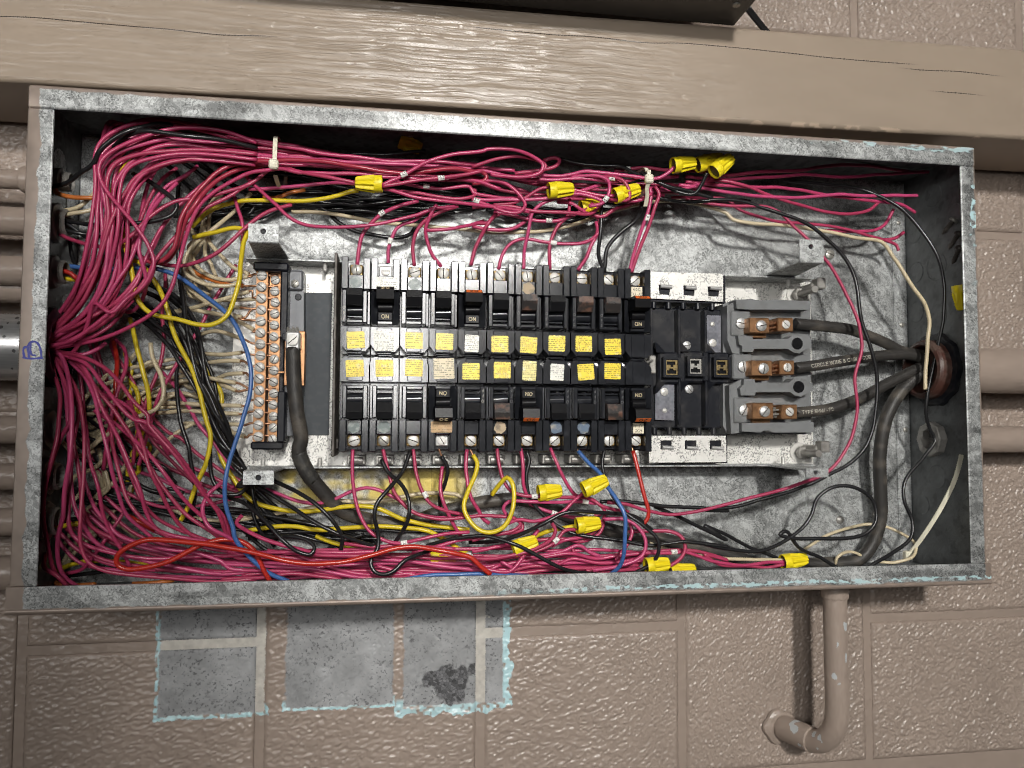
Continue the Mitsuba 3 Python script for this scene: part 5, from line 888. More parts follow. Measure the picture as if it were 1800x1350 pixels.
P|1.95|GT2|4800,450,3753 5058,402,3778 5257,382,3756 5460,370,3790
P|1.95|GT2|3492,570,3206 3647,549,3181 3854,535,3193 3988,544,3274 4042,550,3344
P|1.95|GT2|3520,590,3238 3620,549,3232 3697,537,3298 3790,550,3346
P|1.95|GT|3076,490,3128 3268,505,3146 3437,541,3196 3599,590,3262
P|1.95|GT2|5059,490,3564 5216,463,3591 5485,437,3624 5633,452,3678 5784,470,3787
P|1.95|pink wire running highest along the right into the dark top corner|5524,530,3820 5879,511,3794 6248,491,3827 6678,479,3872 7125,482,3957 7627,550,3960 7936,590,3960
P|1.95|pink wire second from the top along the right into the corner|5508,490,3751 5811,475,3741 6312,450,3765 6670,467,3816 7126,488,3831 7601,518,3894 7932,539,3954 8101,550,3960
P|1.95|loose pink wire on the right ending in an upturned cut tip left of the corner|5578,490,3673 5805,460,3711 6045,431,3679 6306,442,3618 6573,458,3551 6949,501,3490 7227,518,3486 7433,525,3532 7529,530,3614
P|1.95|loose pink wire on the right ending in a drooping cut tip at the corner|5507,490,3697 5814,482,3678 6236,471,3672 6586,478,3689 6943,486,3656 7313,505,3635 7599,525,3625 7792,539,3595 7944,550,3537
P|1.95|loose pink wire on the right ending in a straight cut tip at the corner|5429,470,3659 5799,451,3611 6130,434,3582 6563,439,3589 7009,449,3629 7478,480,3672 7940,510,3697
P|1.95|loose pink wire on the right crossing the cream wire and ending drooping|5426,650,3590 5986,636,3600 6121,632,3491 6400,630,3420 6845,630,3390 7209,634,3361 7487,641,3307 7712,646,3261 7802,649,3222 7824,650,3168
P|1.95|loose pink wire on the right with a tall upturned cut tip|6969,690,3348 7236,678,3338 7505,666,3357 7687,658,3440 7779,650,3589
P|1.95|loose pink wire on the right with a short upturned cut tip|7334,690,3290 7617,670,3271 7777,659,3284 7889,650,3359
P|1.95|F1|2470,560,2810 2485,542,2937 2514,525,3074 2576,515,3163 2674,494,3262 2823,473,3340 2998,490,3392
P|1.95|F2|2741,560,2835 2740,538,2958 2764,523,3058 2800,512,3147 2862,503,3196 2937,494,3215 3114,530,3334
P|1.95|F3|2971,560,2820 2960,536,2967 2989,507,3103 3063,480,3202 3200,456,3291 3354,490,3360
P|1.95|F4|3213,560,2819 3118,528,2958 3058,505,3092 3056,471,3173 3098,444,3258 3160,430,3346
P|1.95|F5|3481,560,2841 3515,527,2987 3563,503,3100 3622,455,3207 3703,490,3309
P|1.95|F6|3735,560,2813 3766,548,2936 3829,537,3041 3920,529,3089 4142,515,3075 4340,503,3060 4512,493,3078 4620,494,3143 4673,500,3240 4664,504,3307 4584,510,3359
P|1.95|F7|3968,560,2827 3972,524,3004 4003,478,3191 4036,443,3327 4121,412,3414 4247,382,3464 4424,353,3493 4566,339,3454 4677,330,3415
P|1.95|F8|4212,560,2829 4205,528,3014 4235,514,3131 4299,499,3249 4371,493,3324 4389,510,3483
P|1.95|F9|4477,560,2832 4549,532,2962 4586,518,3067 4655,520,3204 4644,530,3287
K|1.9|F10|4736,560,2821 4680,530,2980 4689,488,3157 4693,484,3356 4692,530,3504
K|1.9|second black wire clamped to the tenth top-row breaker|4733,560,2841 4752,529,3036 4878,489,3192 5010,472,3301 5066,493,3390 5100,530,3524
P|1.95|F11|4974,560,2829 5021,511,3016 5071,451,3204 5111,402,3354 5137,390,3511 5122,390,3597
P|1.95|second pink wire clamped to the eleventh top-row breaker|4995,560,2830 5061,505,3043 5136,437,3257 5175,390,3420 5210,390,3542 5170,390,3607
P|1.95|B1|2454,560,1177 2451,548,1016 2473,533,807 2525,514,612 2612,497,467 2710,486,403 2857,471,366 3040,453,401 3225,466,435 3476,490,452
P|1.95|B2|2714,560,1176 2764,548,977 2815,537,791 2915,527,680 3040,516,605 3226,501,570 3413,488,569 3588,481,586 3689,477,585 3854,471,571 3921,475,522 3869,481,469 3692,495,423 3504,510,374
K|1.75|black wire clamped to the second bottom-row breaker|2701,560,1089 2764,526,985 2887,446,872 2946,385,755 2938,375,598 2868,460,443 2796,550,320
K|1.75|black wire clamped to the third bottom-row breaker ending in a hanging loop|2954,560,1163 2887,500,992 2766,396,841 2672,360,724 2650,354,605 2681,381,457 2677,369,339 2631,344,273 2621,326,205 2657,312,145 2740,296,131 2811,299,156 2905,323,234 3014,368,272 3138,430,310
P|1.95|B3|2979,560,1176 3012,538,976 3063,524,827 3138,514,716 3277,525,650 3443,550,595
P|1.95|B4|3240,590,1023 3227,553,823 3265,537,674 3343,557,508 3410,590,402
K|1.75|B4K|3231,560,1119 3283,568,998 3256,619,843 3222,673,750 3233,730,654
P|1.95|B5|3456,560,1175 3446,535,974 3475,500,763 3553,504,636 3593,517,569 3658,530,519
Y|2|B5Y|3511,560,1124 3544,540,1055 3526,512,950 3459,466,804 3419,427,684 3454,399,588 3563,365,492 3673,346,478 3771,338,527 3833,338,651 3850,372,795 3829,401,893 3795,428,926 3738,474,863 3682,530,771
P|1.95|B6|3729,560,1181 3753,539,1048 3795,514,897 3858,499,797 3971,484,759 4137,470,762 4397,470,760 4519,482,753 4615,494,710 4705,509,627 4701,517,555 4638,532,451 4522,550,361
P|1.95|B7|3944,560,1181 3958,518,997 3976,531,844 4015,550,740
K|1.75|B7K|3996,560,1162 4024,554,1072 4001,545,945 4019,535,792 4083,526,665 4224,513,525 4377,495,435 4595,472,378 4865,443,355 5112,424,317 5310,414,328 5443,407,339 5833,391,279 5613,397,315 6119,409,243 6360,420,300 6609,434,440 6716,442,567 6784,450,714 6940,436,816 7135,422,802 7306,406,675 7324,394,508 7210,396,379 6992,407,336 6680,422,345 6448,434,360 6382,440,388 6455,445,419 6580,459,271 6830,478,152 6978,490,54
P|1.95|B8|4220,560,1187 4264,519,1047 4328,510,906 4411,527,789 4510,550,728
B|1.9|B9|4479,560,1161 4576,494,1047 4651,431,961 4706,349,839 4765,284,731 4804,244,611 4811,248,400 4811,293,244 4787,365,132 4734,430,53
K|1.75|B10|4728,560,1180 4705,527,1071 4713,487,944 4778,415,757 4874,382,619 5021,349,507 5135,335,394 5155,345,278 5107,373,161 4979,430,71
R|1.95|B11|5000,560,1160 5042,525,1004 5083,487,812 5121,476,644 5114,484,553 5075,490,495
P|1.95|long pink wire looping down the right side past the main lugs|4733,490,696 4933,484,669 5133,479,615 5335,473,581 5538,465,598 5794,451,652 6176,430,755 6523,410,845 6855,392,974 7052,374,1238 7129,356,1557 7125,344,1875 7191,337,2120 7176,333,2290 7152,331,2409 7030,347,2682 6921,361,2908 6841,368,3012 6682,387,3188 6570,399,3292 6426,415,3420 6279,427,3472 5971,460,3473 5785,480,3489 5514,510,3539
K|1.75|long black wire looping down the right side past the main lugs|4678,530,698 4945,524,684 5215,517,652 5624,506,634 5884,494,613 5653,484,623 5996,467,651 6379,440,756 6804,409,917 7123,393,1088 7283,381,1313 7333,369,1558 7341,356,1841 7267,341,2160 7189,333,2442 7140,351,2832 7029,362,3042 6881,372,3185 6702,387,3308 6454,405,3399 6126,428,3504 5801,457,3521 5639,472,3507 5233,510,3539
K|1.75|grey-black wire hanging down the right wall behind the cream wire|6584,630,3816 6999,573,3786 7243,534,3744 7478,480,3656 7675,430,3533 7853,382,3328 7988,331,3072 8062,340,2795 8060,353,2468 8042,385,2240 8006,421,1989 7950,462,1700 7950,488,1507 8009,510,1352 8057,506,1255 7941,500,1100 7724,489,871 7683,469,683 7743,448,495 7708,430,328 7528,416,199 7287,399,96 7177,390,30
W|1.85|long cream wire sagging below the top bundle and down the right side|1871,750,3311 2187,730,3305 2569,707,3253 3084,675,3212 3540,648,3181 3632,642,3167 3896,628,3169 4162,617,3205 4432,606,3268 4703,595,3372 4978,585,3452 5186,577,3501 5395,569,3527 5675,558,3517 5943,546,3446 6007,539,3382 6472,504,3328 6841,476,3288 7179,451,3233 7485,428,3187 7596,413,3022 7737,393,2795 7902,403,2586 7964,412,2424 7953,423,2243 7949,434,2047 7928,450,1757
K|1.75|black wire running down right to the bottom lip below the pink crossing|5213,590,644 5457,612,543 5749,642,404 5960,670,300 5744,703,429 6296,765,201 6596,790,76
B|1.9|long blue wire curving past the terminal strip to the bottom lip|10,590,2716 71,576,2716 370,552,2703 729,524,2716 790,519,2709 976,494,2651 1234,425,2473 1438,377,2284 1554,351,2084 1623,326,1861 1620,307,1614 1569,291,1406 1516,283,1212 1480,277,1082 1450,270,914 1459,277,734 1519,284,554 1544,288,451 1654,317,300 1786,353,174 1954,390,83
B|1.9|blue wire lying along the bottom lip below the breakers|2908,390,72 3100,375,98 3343,357,100 3577,360,100 3677,367,92 3995,390,74
Y|2|yellow wire weaving through the pink fan and up to the bare bracket|634,590,3707 555,546,3623 481,496,3513 454,450,3383 463,421,3225 498,402,3022 571,386,2873 618,375,2762 654,362,2625 699,344,2443 768,333,2346 858,322,2286 1035,307,2252 1188,299,2211 1305,293,2207 1419,297,2284 1482,314,2449 1509,337,2641 1504,359,2704 1508,435,2923 1534,477,3043 1444,503,3071 1253,548,3042 1074,590,3006
Y|2|yellow wire running from the pink fan down through the black loom|508,550,3175 531,522,3005 569,499,2862 625,480,2760 681,470,2738 826,450,2552 917,432,2365 953,446,2219 998,463,2097 1102,492,1890 1174,510,1692 1235,530,1430 1274,530,1295 1244,530,1071 1164,536,885 1084,546,674 1044,550,582
Y|2|short yellow wire hanging at mid left beside the white loop|547,690,2305 594,667,2201 638,633,2045 691,616,1843 740,626,1655 743,650,1492
Y|2|yellow wire passing under the lower left bracket along the bottom|1100,790,1992 1207,773,1835 1301,756,1666 1304,737,1445 1297,727,1318 1330,713,1087 1428,701,921 1542,690,772 1750,676,679 1993,661,638 2237,648,655 2445,642,677 2668,635,657 2919,636,555 3236,655,482 3494,670,446
Y|2|yellow wire reaching to the first connector of the top bundle|1034,690,3121 1201,648,3248 1419,603,3324 1531,580,3346 1716,543,3357 1988,489,3354 2209,445,3380 2478,390,3427
Y|2|yellow wire snaking along the bottom under the red wire|1566,730,466 1808,710,507 1967,698,506 2176,681,474 2422,661,489 2670,646,495 2982,634,464 3134,632,424 3249,637,358 3390,644,268 3546,650,194
Y|2|short yellow wire among black wires at bottom centre|2134,750,403 2298,711,355 2484,705,315 2646,730,293
Y|2|short yellow wire behind the pink wires at the lower left corner|10,790,153 164,755,215 327,722,244 505,717,228 750,730,185
Y|2|yellow wire feeding the connector right of bottom centre|4048,690,350 4193,619,419 4353,564,452 4478,530,487
Y|2|short yellow stub inside the upper left fitting|74,550,2608 126,534,2598 189,550,2600
Y|2|short yellow stub in the lower left fitting|58,590,532 162,555,551 261,590,571
K|1.9|black wire entering at the top left and arching over the pink wires|10,430,3345 125,384,3367 269,325,3429 391,246,3485 449,187,3571 530,168,3659 642,158,3735 791,216,3816 891,260,3852 1046,330,3872
K|1.9|GKT|511,290,3655 617,235,3733 810,157,3760 1095,150,3731 1365,226,3743 1624,338,3733 1497,390,3795
K|1.9|black wire hooking back over the pink fan at the upper left|600,490,3505 815,409,3389 950,351,3278 995,342,3215 970,335,3147 871,322,3086 663,333,3046 289,425,3046 10,530,3095
K|1.75|GKD|945,690,2781 1001,599,2457 1060,535,2170 1121,505,1941 1175,500,1754 1292,536,1506 1372,566,1370 1460,641,1141 1515,690,985
K|1.75|GKD|726,750,2603 927,692,2496 1096,622,2296 1181,542,2047 1244,505,1780 1320,502,1618 1385,560,1420 1449,627,1179 1528,690,959
K|1.75|GKD|938,750,1959 958,661,1633 1003,622,1430 1094,596,1204 1105,607,1105 1129,628,915 1125,669,761 1077,730,541
K|1.75|black wire making a round loop under the lower left bracket|1249,690,1369 1283,515,1071 1332,471,900 1413,490,812 1517,509,809 1568,550,868 1489,588,861 1538,630,918
K|1.75|black wire falling from the lower left bracket to the pink bundle|1764,630,917 2012,477,805 2199,390,691 2318,390,558 2376,435,431 2369,490,296
K|1.75|straight black wire slanting down right from the lower left bracket|1631,650,861 1888,536,716 2138,438,567 2376,430,456 2554,474,386 2711,530,316
K|1.75|black wire with a tight hairpin loop at bottom left centre|1373,650,772 1534,551,728 1733,419,588 1921,332,420 2036,341,334 2139,348,310 2163,361,361 2099,389,419 1965,433,445 1842,481,435 1592,590,414
K|1.75|GKB|1347,790,637 1557,757,627 1865,723,571 2172,717,504 2480,750,434
K|1.75|GKB|1528,810,416 1861,777,427 2232,743,440 2606,719,449 2985,718,427 3371,730,434
K|1.75|GKB|1440,690,559 1659,544,393 1818,510,285
K|1.75|GKB|2207,790,257 2398,690,369 2558,690,422
K|1.75|black wire crossing low over the bottom bundle below the breakers|3108,590,320 3351,484,406 3580,403,431 3677,378,415 3858,331,355 4048,341,263 4243,359,157 4406,399,98 4628,450,60
K|1.75|black wire rising in a wave right of bottom centre|3497,690,332 3761,530,351 3938,437,426 4113,351,532 4268,360,615 4399,367,640 4645,413,616 4870,457,589 4997,477,553 5170,510,432
K|1.75|black wire through the connectors at the right end of the top bundle|4586,410,3662 4781,389,3625 4912,375,3615 5109,354,3642 5306,332,3593 5515,340,3562 5714,350,3512
K|1.75|short black wire rising into the rightmost top connector|5198,410,3655 5382,351,3559 5515,306,3538 5571,272,3604 5609,230,3705
K|1.75|GKT|4297,490,3848 4463,453,3795 4654,412,3772 4844,371,3762 4985,389,3723 5143,410,3699
K|1.9|black wire sagging in a long loop over the back panel|1920,850,3407 2139,830,3379 2283,813,3255 2438,804,3177 2632,794,3130 2827,803,3121 2945,820,3166 2997,834,3266 3016,850,3393
K|1.75|GKT|2389,590,3818 2691,554,3810 3061,590,3885
K|1.75|GKT|5975,910,3681 6366,910,3676
K|1.75|GKL|10,530,3101 87,507,3063 210,522,2978 303,590,2910
K|1.75|GKL|10,530,3032 90,505,3000 214,513,2976 348,590,2976
K|1.75|GKL|10,790,2984 40,751,2848 70,790,2741
K|1.75|GKL|10,790,76 82,767,106 324,739,142 615,747,170 906,770,197
K|1.75|GKL|13,790,153 162,758,241 306,736,378 428,770,609
K|1.75|GKL|10,790,550 108,750,578 204,740,590 310,770,610
K|1.9|GKT2|745,790,3718 882,754,3607 903,744,3393 876,770,3214
K|1.9|GKD|886,790,3087 913,760,2817 928,743,2661 953,736,2478 979,752,2272 1029,770,2041
R|2.1|red wire doubling back in a long loop over the bottom left bundle|1811,350,93 1743,336,213 1698,324,321 1641,314,393 1564,304,437 1476,295,451 1428,289,452 1296,273,419 1187,259,362 1047,244,292 863,231,246 724,221,242 664,216,289 669,211,358 757,203,436 890,194,481 1112,194,451 1335,199,425 1497,203,393 1717,208,349 1939,215,291 2164,225,255 2392,235,262 2622,245,311 2797,253,359 2950,259,372 3093,265,353 3335,275,302 3481,281,262 3556,285,189 3642,290,114
R|1.95|short red wire over the fitting at the upper left|10,550,2637 51,487,2660 146,480,2637 194,490,2591
R|1.95|GR|592,630,622 707,563,580 830,590,500
O|1.9|orange wire entering at the upper left above the cream pair|10,450,3350 29,434,3303 103,420,3278 226,425,3270 342,450,3272
O|1.9|orange wire lying in the lower left corner|10,750,67 14,740,49 154,737,33 317,770,30
O|1.9|orange wire peeking above the bottom lip at left|618,750,30 807,713,37 951,750,51
O|1.9|orange wire clamped at the second screw of the terminal strip|981,790,2784 1064,759,2734 1160,723,2689 1365,640,2617 1495,610,2600
O|1.9|short brown-orange stub above the terminal strip|1625,730,3423 1726,709,3422 1850,699,3464 1989,730,3513
G|2.2|short dark green wire under the top left pink arcs|800,390,3703 889,363,3705 960,359,3714 1046,390,3717
W|1.85|GWL|739,630,2085 774,603,1944 847,572,1792 873,550,1628 825,550,1516 698,550,1450 556,564,1372 397,599,1280 273,630,1181
W|1.85|cream wire looping beside the yellow wire above the terminal strip|1514,750,3466 1355,684,3239 1198,628,3060 1070,613,2934 1018,602,2813 1039,592,2683 1082,592,2650 1191,597,2597 1373,605,2598 1482,610,2635
W|1.85|cream wire slanting to the top screw of the terminal strip|1110,730,3148 1185,689,2996 1296,649,2873 1427,627,2756 1542,610,2704
W|1.85|GWL|1261,750,3466 1150,706,3275 1103,730,3200
W|1.85|lower of two cream wires at the upper left fitting|10,510,3115 96,479,3124 217,488,3155 311,510,3195
W|1.85|upper of two cream wires at the upper left fitting|10,530,3161 167,495,3194 247,522,3281 292,550,3355
W|1.85|GWS|1020,770,2880 1099,714,2753 1302,643,2667 1530,610,2682
W|1.85|GWS|783,830,2350 974,758,2390 1174,691,2438 1432,629,2520 1546,610,2552
W|1.85|GWS|932,850,2642 1091,774,2514 1304,664,2398 1464,610,2317
W|1.85|GWS|760,870,2348 967,784,2405 1172,703,2385 1333,649,2345 1489,610,2324
W|1.85|GWS|1335,870,2470 1418,710,2428 1467,650,2413
W|1.85|GWS|1376,870,2344 1526,686,2251 1583,650,2221
W|1.85|GWS|1076,870,2197 1266,748,2204 1405,678,2162 1498,650,2135
W|1.85|GWS|1042,870,2022 1302,715,2014 1488,650,2018
W|1.85|GWS|1019,870,1944 1306,705,1938 1477,650,1944
W|1.85|GWS|1236,870,1802 1378,729,1824 1504,650,1838
W|1.85|GWS|871,870,1883 1044,783,1834 1250,695,1789 1444,650,1753
W|1.85|GWS|1199,870,1775 1330,731,1730 1446,650,1686
W|1.85|GWS|658,870,1573 929,776,1583 1257,686,1557 1498,650,1553
W|1.85|GWS|734,870,1489 994,768,1508 1259,686,1496 1475,650,1484
W|1.85|GWS|971,870,1399 1251,727,1419 1502,650,1388
W|1.85|GWS|1335,870,1367 1441,720,1310 1529,650,1285
W|1.85|GWS|1245,870,2508 1410,742,2505 1597,650,2495
W|1.85|GWL|258,890,1713 364,858,1762 537,846,1805 650,870,1834
W|1.85|GWL|470,890,1911 523,836,1973 571,870,2042
W|1.85|GWL|215,790,1170 333,749,1272 463,745,1329 572,770,1393
W|1.85|GWL|714,850,1096 806,815,1200 917,800,1310 1055,830,1401
W|1.85|GWL|354,850,588 467,804,522 541,802,477 618,830,402
W|1.85|GWL|10,850,187 123,791,349 281,830,484
W|1.85|GWL|10,850,137 147,791,323 317,830,471
W|1.85|GWL|233,850,1034 315,797,922 330,830,831
W|1.85|GWL|276,850,1174 333,802,1036 372,830,818
W|1.85|GWL|784,850,735 915,828,652 1070,804,583 1317,805,550 1561,830,570
W|1.85|GWL|28,690,1266 110,664,1180 195,660,1118 298,690,1166
W|1.85|GWL|43,850,655 109,796,729 152,830,807
W|1.85|thin cream wire along the bottom behind the feeders|1441,810,544 1733,792,602 2103,770,649 2288,770,698 2601,770,707 2855,775,742 3112,790,779 3374,804,762 3467,810,715
W|1.5|thin cream wire with a hooked loop at the lower right lip|7152,790,30 7143,754,98 7233,761,143 7372,778,124 7465,790,84
W|1.5|thin cream wire arching to the loose tie at the lower right|6841,850,157 7064,864,277 7345,861,371 7551,841,410 7704,749,390 7839,638,311 7880,573,246 7804,504,144 7650,533,86 7479,590,80
W|1.6|cream wire ending in the lower right yellow connector|5183,630,297 5384,610,228 5652,584,174 5840,566,160 6125,545,142 6456,530,130
P|1.95|GB2|4501,410,798 4405,392,723 4296,370,629 4197,387,588 4049,413,550 3926,442,561 3816,470,524
P|1.95|GB2|3815,510,588 3784,501,652 3831,491,707 4008,471,709 4270,487,702 4473,510,710 4638,530,683
P|1.95|GB2|4215,470,518 4240,449,469 4204,420,399 4094,382,332 3963,358,289 3739,367,241 3497,430,226
P|1.95|GB2|4096,490,460 4032,458,378 3975,426,290 3908,401,209 3816,381,117 3679,380,130 3495,410,181
P|1.95|GB2|4507,490,447 4329,458,454 4233,432,359 4102,422,298 3872,417,242 3625,450,205
P|1.95|GB2|4953,510,501 4961,493,423 4898,467,302 4800,450,180
P|1.95|GB2|4695,450,548 4856,413,550 4979,384,491 5054,361,366 5037,353,254 4957,361,192 4767,386,139 4583,430,98
P|1.95|GB2|4952,550,418 5117,515,430 5335,475,434 5437,459,383 5465,452,293 5422,460,189 5303,470,107
P|1.95|pink wire tagged 5 twisting into the lower right yellow connector|4816,550,211 5080,530,234 5373,509,234 5482,505,243 5617,500,202 5731,496,152 6002,494,95 6303,504,108 6465,510,118
P|1.95|second pink wire twisting into the lower right yellow connector|4964,590,217 5434,561,237 5638,549,219 5900,541,138 5670,534,196 5823,529,108 6113,520,95 6307,515,66 6465,510,96
P|1.95|GB2|3510,550,118 3890,530,162 4211,513,218 4406,507,240 4668,500,197 4800,497,220 5067,490,231
P|1.95|GB2|3512,570,152 3765,553,199 4084,531,218 4346,530,266 4477,530,314 4583,530,245 4676,530,205
P|1.95|GB2|3765,550,49 3953,519,123 4078,499,151 4271,490,120 4533,490,63
P|1.95|GB2|4289,570,130 4417,556,183 4676,530,154 4949,543,158 5087,550,195
P|1.95|GB2|4543,530,80 4798,492,81 5052,530,83
P|1.95|GB2|3635,530,79 3951,508,62 4402,490,61 4824,490,64
P|1.95|GB|3756,490,191 3868,470,130
P|1.95|GB2|4426,590,293 4445,559,233 4549,550,194
P|1.95|GB|3505,510,275 3692,492,311 3861,510,330
P|1.95|GB|3944,550,563 3955,535,463 3695,516,420 3506,530,396
P|1.95|GB2|3893,550,411 4042,515,464 4120,518,513 4227,530,561
P|1.95|GB2|4029,590,685 4222,567,608 4418,556,555 4623,578,562 4735,590,598
P|1.95|GB2|4095,590,351 4288,569,376 4524,557,347 4690,575,419 4734,590,546
P|1.95|GB2|4227,530,306 4339,503,359 4485,508,381 4584,530,427
P|1.95|GB2|4491,530,736 4593,512,724 4668,496,673 4805,507,632 4947,530,602
P|1.95|GB|1395,490,286 1789,465,317 2141,450,300 2616,450,301 3103,488,321 3354,510,303
P|1.95|GB|1400,470,223 1796,437,198 2145,430,172 2499,449,99 2836,490,56
P|1.95|GB|1762,490,325 2023,460,301 2378,438,272 2797,470,257
P|1.95|GB|1398,490,153 1677,465,165 2024,475,155 2280,510,183
P|1.95|GB|1407,450,101 1684,427,114 1972,420,145 2379,470,72
P|1.95|GB|2015,530,265 2257,500,180 2498,470,119 2739,479,99 3007,490,105
P|1.95|GB|2639,530,229 2981,493,200 3228,471,162 3604,485,113 3757,490,73
P|1.95|GB|2140,490,137 2498,480,81 2860,470,61 3354,497,80 3607,510,83
P|1.95|GB|2677,510,171 2921,491,104 3228,471,88 3606,498,105 3759,510,156
P|1.95|GB|2249,570,290 2614,537,263 2981,512,246 3355,523,211 3609,530,217
P|1.95|GD|1545,510,623 1505,479,560 1680,408,458 1917,370,376 2166,430,299
P|1.95|pink wire arching over the lower bundle right of the left bracket|1702,730,823 1928,686,735 2138,649,699 2297,634,736 2456,618,810 2592,607,842 2753,600,799 2891,593,721 2980,596,632 3169,613,577 3361,630,562
P|1.95|GPB|1326,850,1030 1396,750,948 1442,770,847 1480,830,792
P|1.95|GB|2982,550,267 3228,502,331 3416,506,376 3608,530,394
P|1.95|GB|2370,550,366 2614,510,343 2858,530,347
P|1.95|GU2|289,350,2517 368,303,2679 398,264,2886 408,258,3175 389,320,3535 379,397,3798 404,473,3937 450,514,3943 487,590,3866
P|1.95|GU2|347,370,2571 402,329,2711 457,288,2882 441,275,3181 420,335,3542 413,414,3807 439,481,3923 492,529,3948 551,610,3891
P|1.95|GU2|406,390,2626 452,362,2744 477,320,2951 467,296,3188 448,369,3555 440,454,3799 481,528,3938 556,590,3922
K|1.7|GKL|10,950,1774 10,948,1703 70,940,1573 142,926,1521 250,912,1465 288,910,1404 354,910,1349 399,906,1295 467,929,1220 529,917,1166 592,944,1098 676,950,1063 781,950,1016
K|1.7|GKL|10,902,1639 66,888,1575 137,882,1477 218,855,1397 296,817,1353 337,847,1330 419,840,1278 474,837,1213 527,856,1135 643,854,1074 705,851,1061 829,848,1001 872,880,924
K|1.7|GKL|10,859,1584 10,885,1505 37,867,1453 55,849,1413 150,849,1300 226,851,1270 329,855,1217 412,844,1181 514,797,1135 624,818,1062 738,841,1013 835,868,956 906,903,869
K|1.7|GKL|10,826,1511 18,806,1403 93,800,1310 119,793,1226 189,787,1173 236,776,1068 338,775,1016 475,753,945 570,790,902 694,768,835 793,774,799 893,817,820 997,811,788
K|1.7|GKL|10,900,1438 10,876,1329 10,899,1214 100,889,1113 165,883,1038 257,867,976 360,876,899 447,855,874 583,845,875 694,880,810 797,930,765 936,914,721 1050,865,694
W|1.8|GWL|10,839,774 65,811,860 125,778,943 219,766,979 316,747,1043 354,756,1097 392,771,1180 408,768,1290 412,759,1402 399,767,1494 425,783,1563 438,788,1621 491,788,1712
W|1.8|GWL|10,868,565 101,843,577 156,825,604 243,795,636 282,791,689 312,799,764 394,772,844 364,771,961 354,788,1022 355,795,1143 400,818,1221 447,809,1323 517,806,1408
W|1.8|GWL|10,875,336 60,810,397 98,807,467 169,778,515 209,784,586 208,836,647 269,802,698 286,789,753 347,799,811 417,803,862 466,819,938 509,836,1033 549,803,1111
W|1.8|GWL|10,892,166 23,876,205 94,857,282 143,861,355 159,858,387 197,876,451 241,841,496 341,828,542 408,834,630 458,842,685 525,859,751 530,874,827 558,855,869
Y|1.9|GYS|470,834,2015 499,818,1939 524,842,1873 520,828,1776 578,808,1675 604,789,1583 596,767,1509 621,813,1416 613,787,1313 602,824,1212 567,811,1143 556,810,1058 550,809,980
Y|1.9|GYS|508,889,1751 527,865,1720 526,828,1655 553,838,1558 635,824,1483 626,824,1407 646,835,1332 635,805,1263 632,806,1223 605,812,1122 551,810,1046 534,810,943 533,817,893
Y|1.9|GYS|599,933,1342 587,944,1289 624,946,1219 663,942,1179 641,948,1133 609,922,1088 583,894,1046 591,904,976 552,902,934 548,902,865 503,940,785 478,919,747
K|1.7|GKT|3510,812,3602 3551,793,3562 3670,774,3481 3791,794,3430 3905,775,3421 4022,791,3449 4132,791,3445 4206,783,3401 4335,766,3378 4466,780,3345 4579,820,3397 4658,808,3380 4780,835,3434
K|1.7|GKT|3595,915,3571 3739,943,3560 3817,920,3502 3881,901,3496 3980,888,3471 4082,905,3515 4156,915,3489 4276,902,3502 4391,899,3486 4531,909,3510 4681,907,3520 4842,943,3508 4929,950,3518
K|1.7|GKT|3616,823,3456 3738,850,3487 3866,815,3447 3990,828,3434 4083,839,3436 4216,795,3421 4309,790,3455 4426,816,3469 4529,813,3451 4646,804,3464 4767,854,3492 4892,865,3495 4999,868,3536
K|1.7|GKT|3636,876,3485 3739,851,3469 3842,840,3482 3926,823,3451 4033,804,3385 4175,846,3444 4291,834,3457 4419,836,3477 4557,866,3525 4688,843,3500 4800,859,3554 4947,881,3569 5102,917,3589
K|1.7|GKT|3648,797,3428 3779,769,3386 3913,768,3346 4053,785,3349 4165,774,3341 4333,777,3351 4456,750,3350 4551,756,3394 4683,760,3420 4820,774,3455 4936,790,3499 5095,813,3583 5211,825,3622
W|1.8|GWL|898,924,3289 952,894,3180 1010,865,3106 1072,873,3034 1024,870,2976 977,842,2893 959,846,2803 996,840,2741 1015,850,2674 977,872,2616 1005,852,2532 1047,883,2519 1132,878,2472
W|1.8|GWL|1080,842,3297 1091,864,3237 1079,861,3139 1117,835,3059 1084,819,3005 1052,798,2910 998,786,2846 993,795,2771 1020,805,2708 1038,810,2619 1069,822,2564 1094,827,2566 1170,811,2541
W|1.8|GWL|1158,816,3378 1147,812,3296 1146,808,3192 1111,799,3139 1086,766,3060 1060,775,3034 994,785,2963 1019,733,2852 1007,748,2778 1014,755,2750 1076,776,2681 1120,775,2642 1186,810,2594
W|1.8|GWL|1266,868,3554 1252,864,3494 1232,863,3454 1207,863,3391 1158,851,3319 1141,826,3251 1143,805,3188 1144,802,3096 1126,796,2984 1121,841,2908 1177,825,2822 1184,846,2788 1218,824,2717
M|5.4|upper main cable from the top copper lug to the right bushing|6619,530,2382 6954,547,2364 7238,573,2341 7429,593,2288 7658,617,2212 7797,631,2151 8091,646,2098 8120,650,2069
M|5.4|middle main cable printed with white lettering running to the right bushing|6609,530,1952 6815,530,1979 7071,540,2022 7526,586,2088 7893,616,2111 8120,630,2047
M|5.4|lower main cable printed with white lettering leaving the lowest copper lug|6602,530,1522 6766,530,1535 6952,530,1559 7286,560,1659 7634,596,1820 7935,619,1953 8120,630,2027
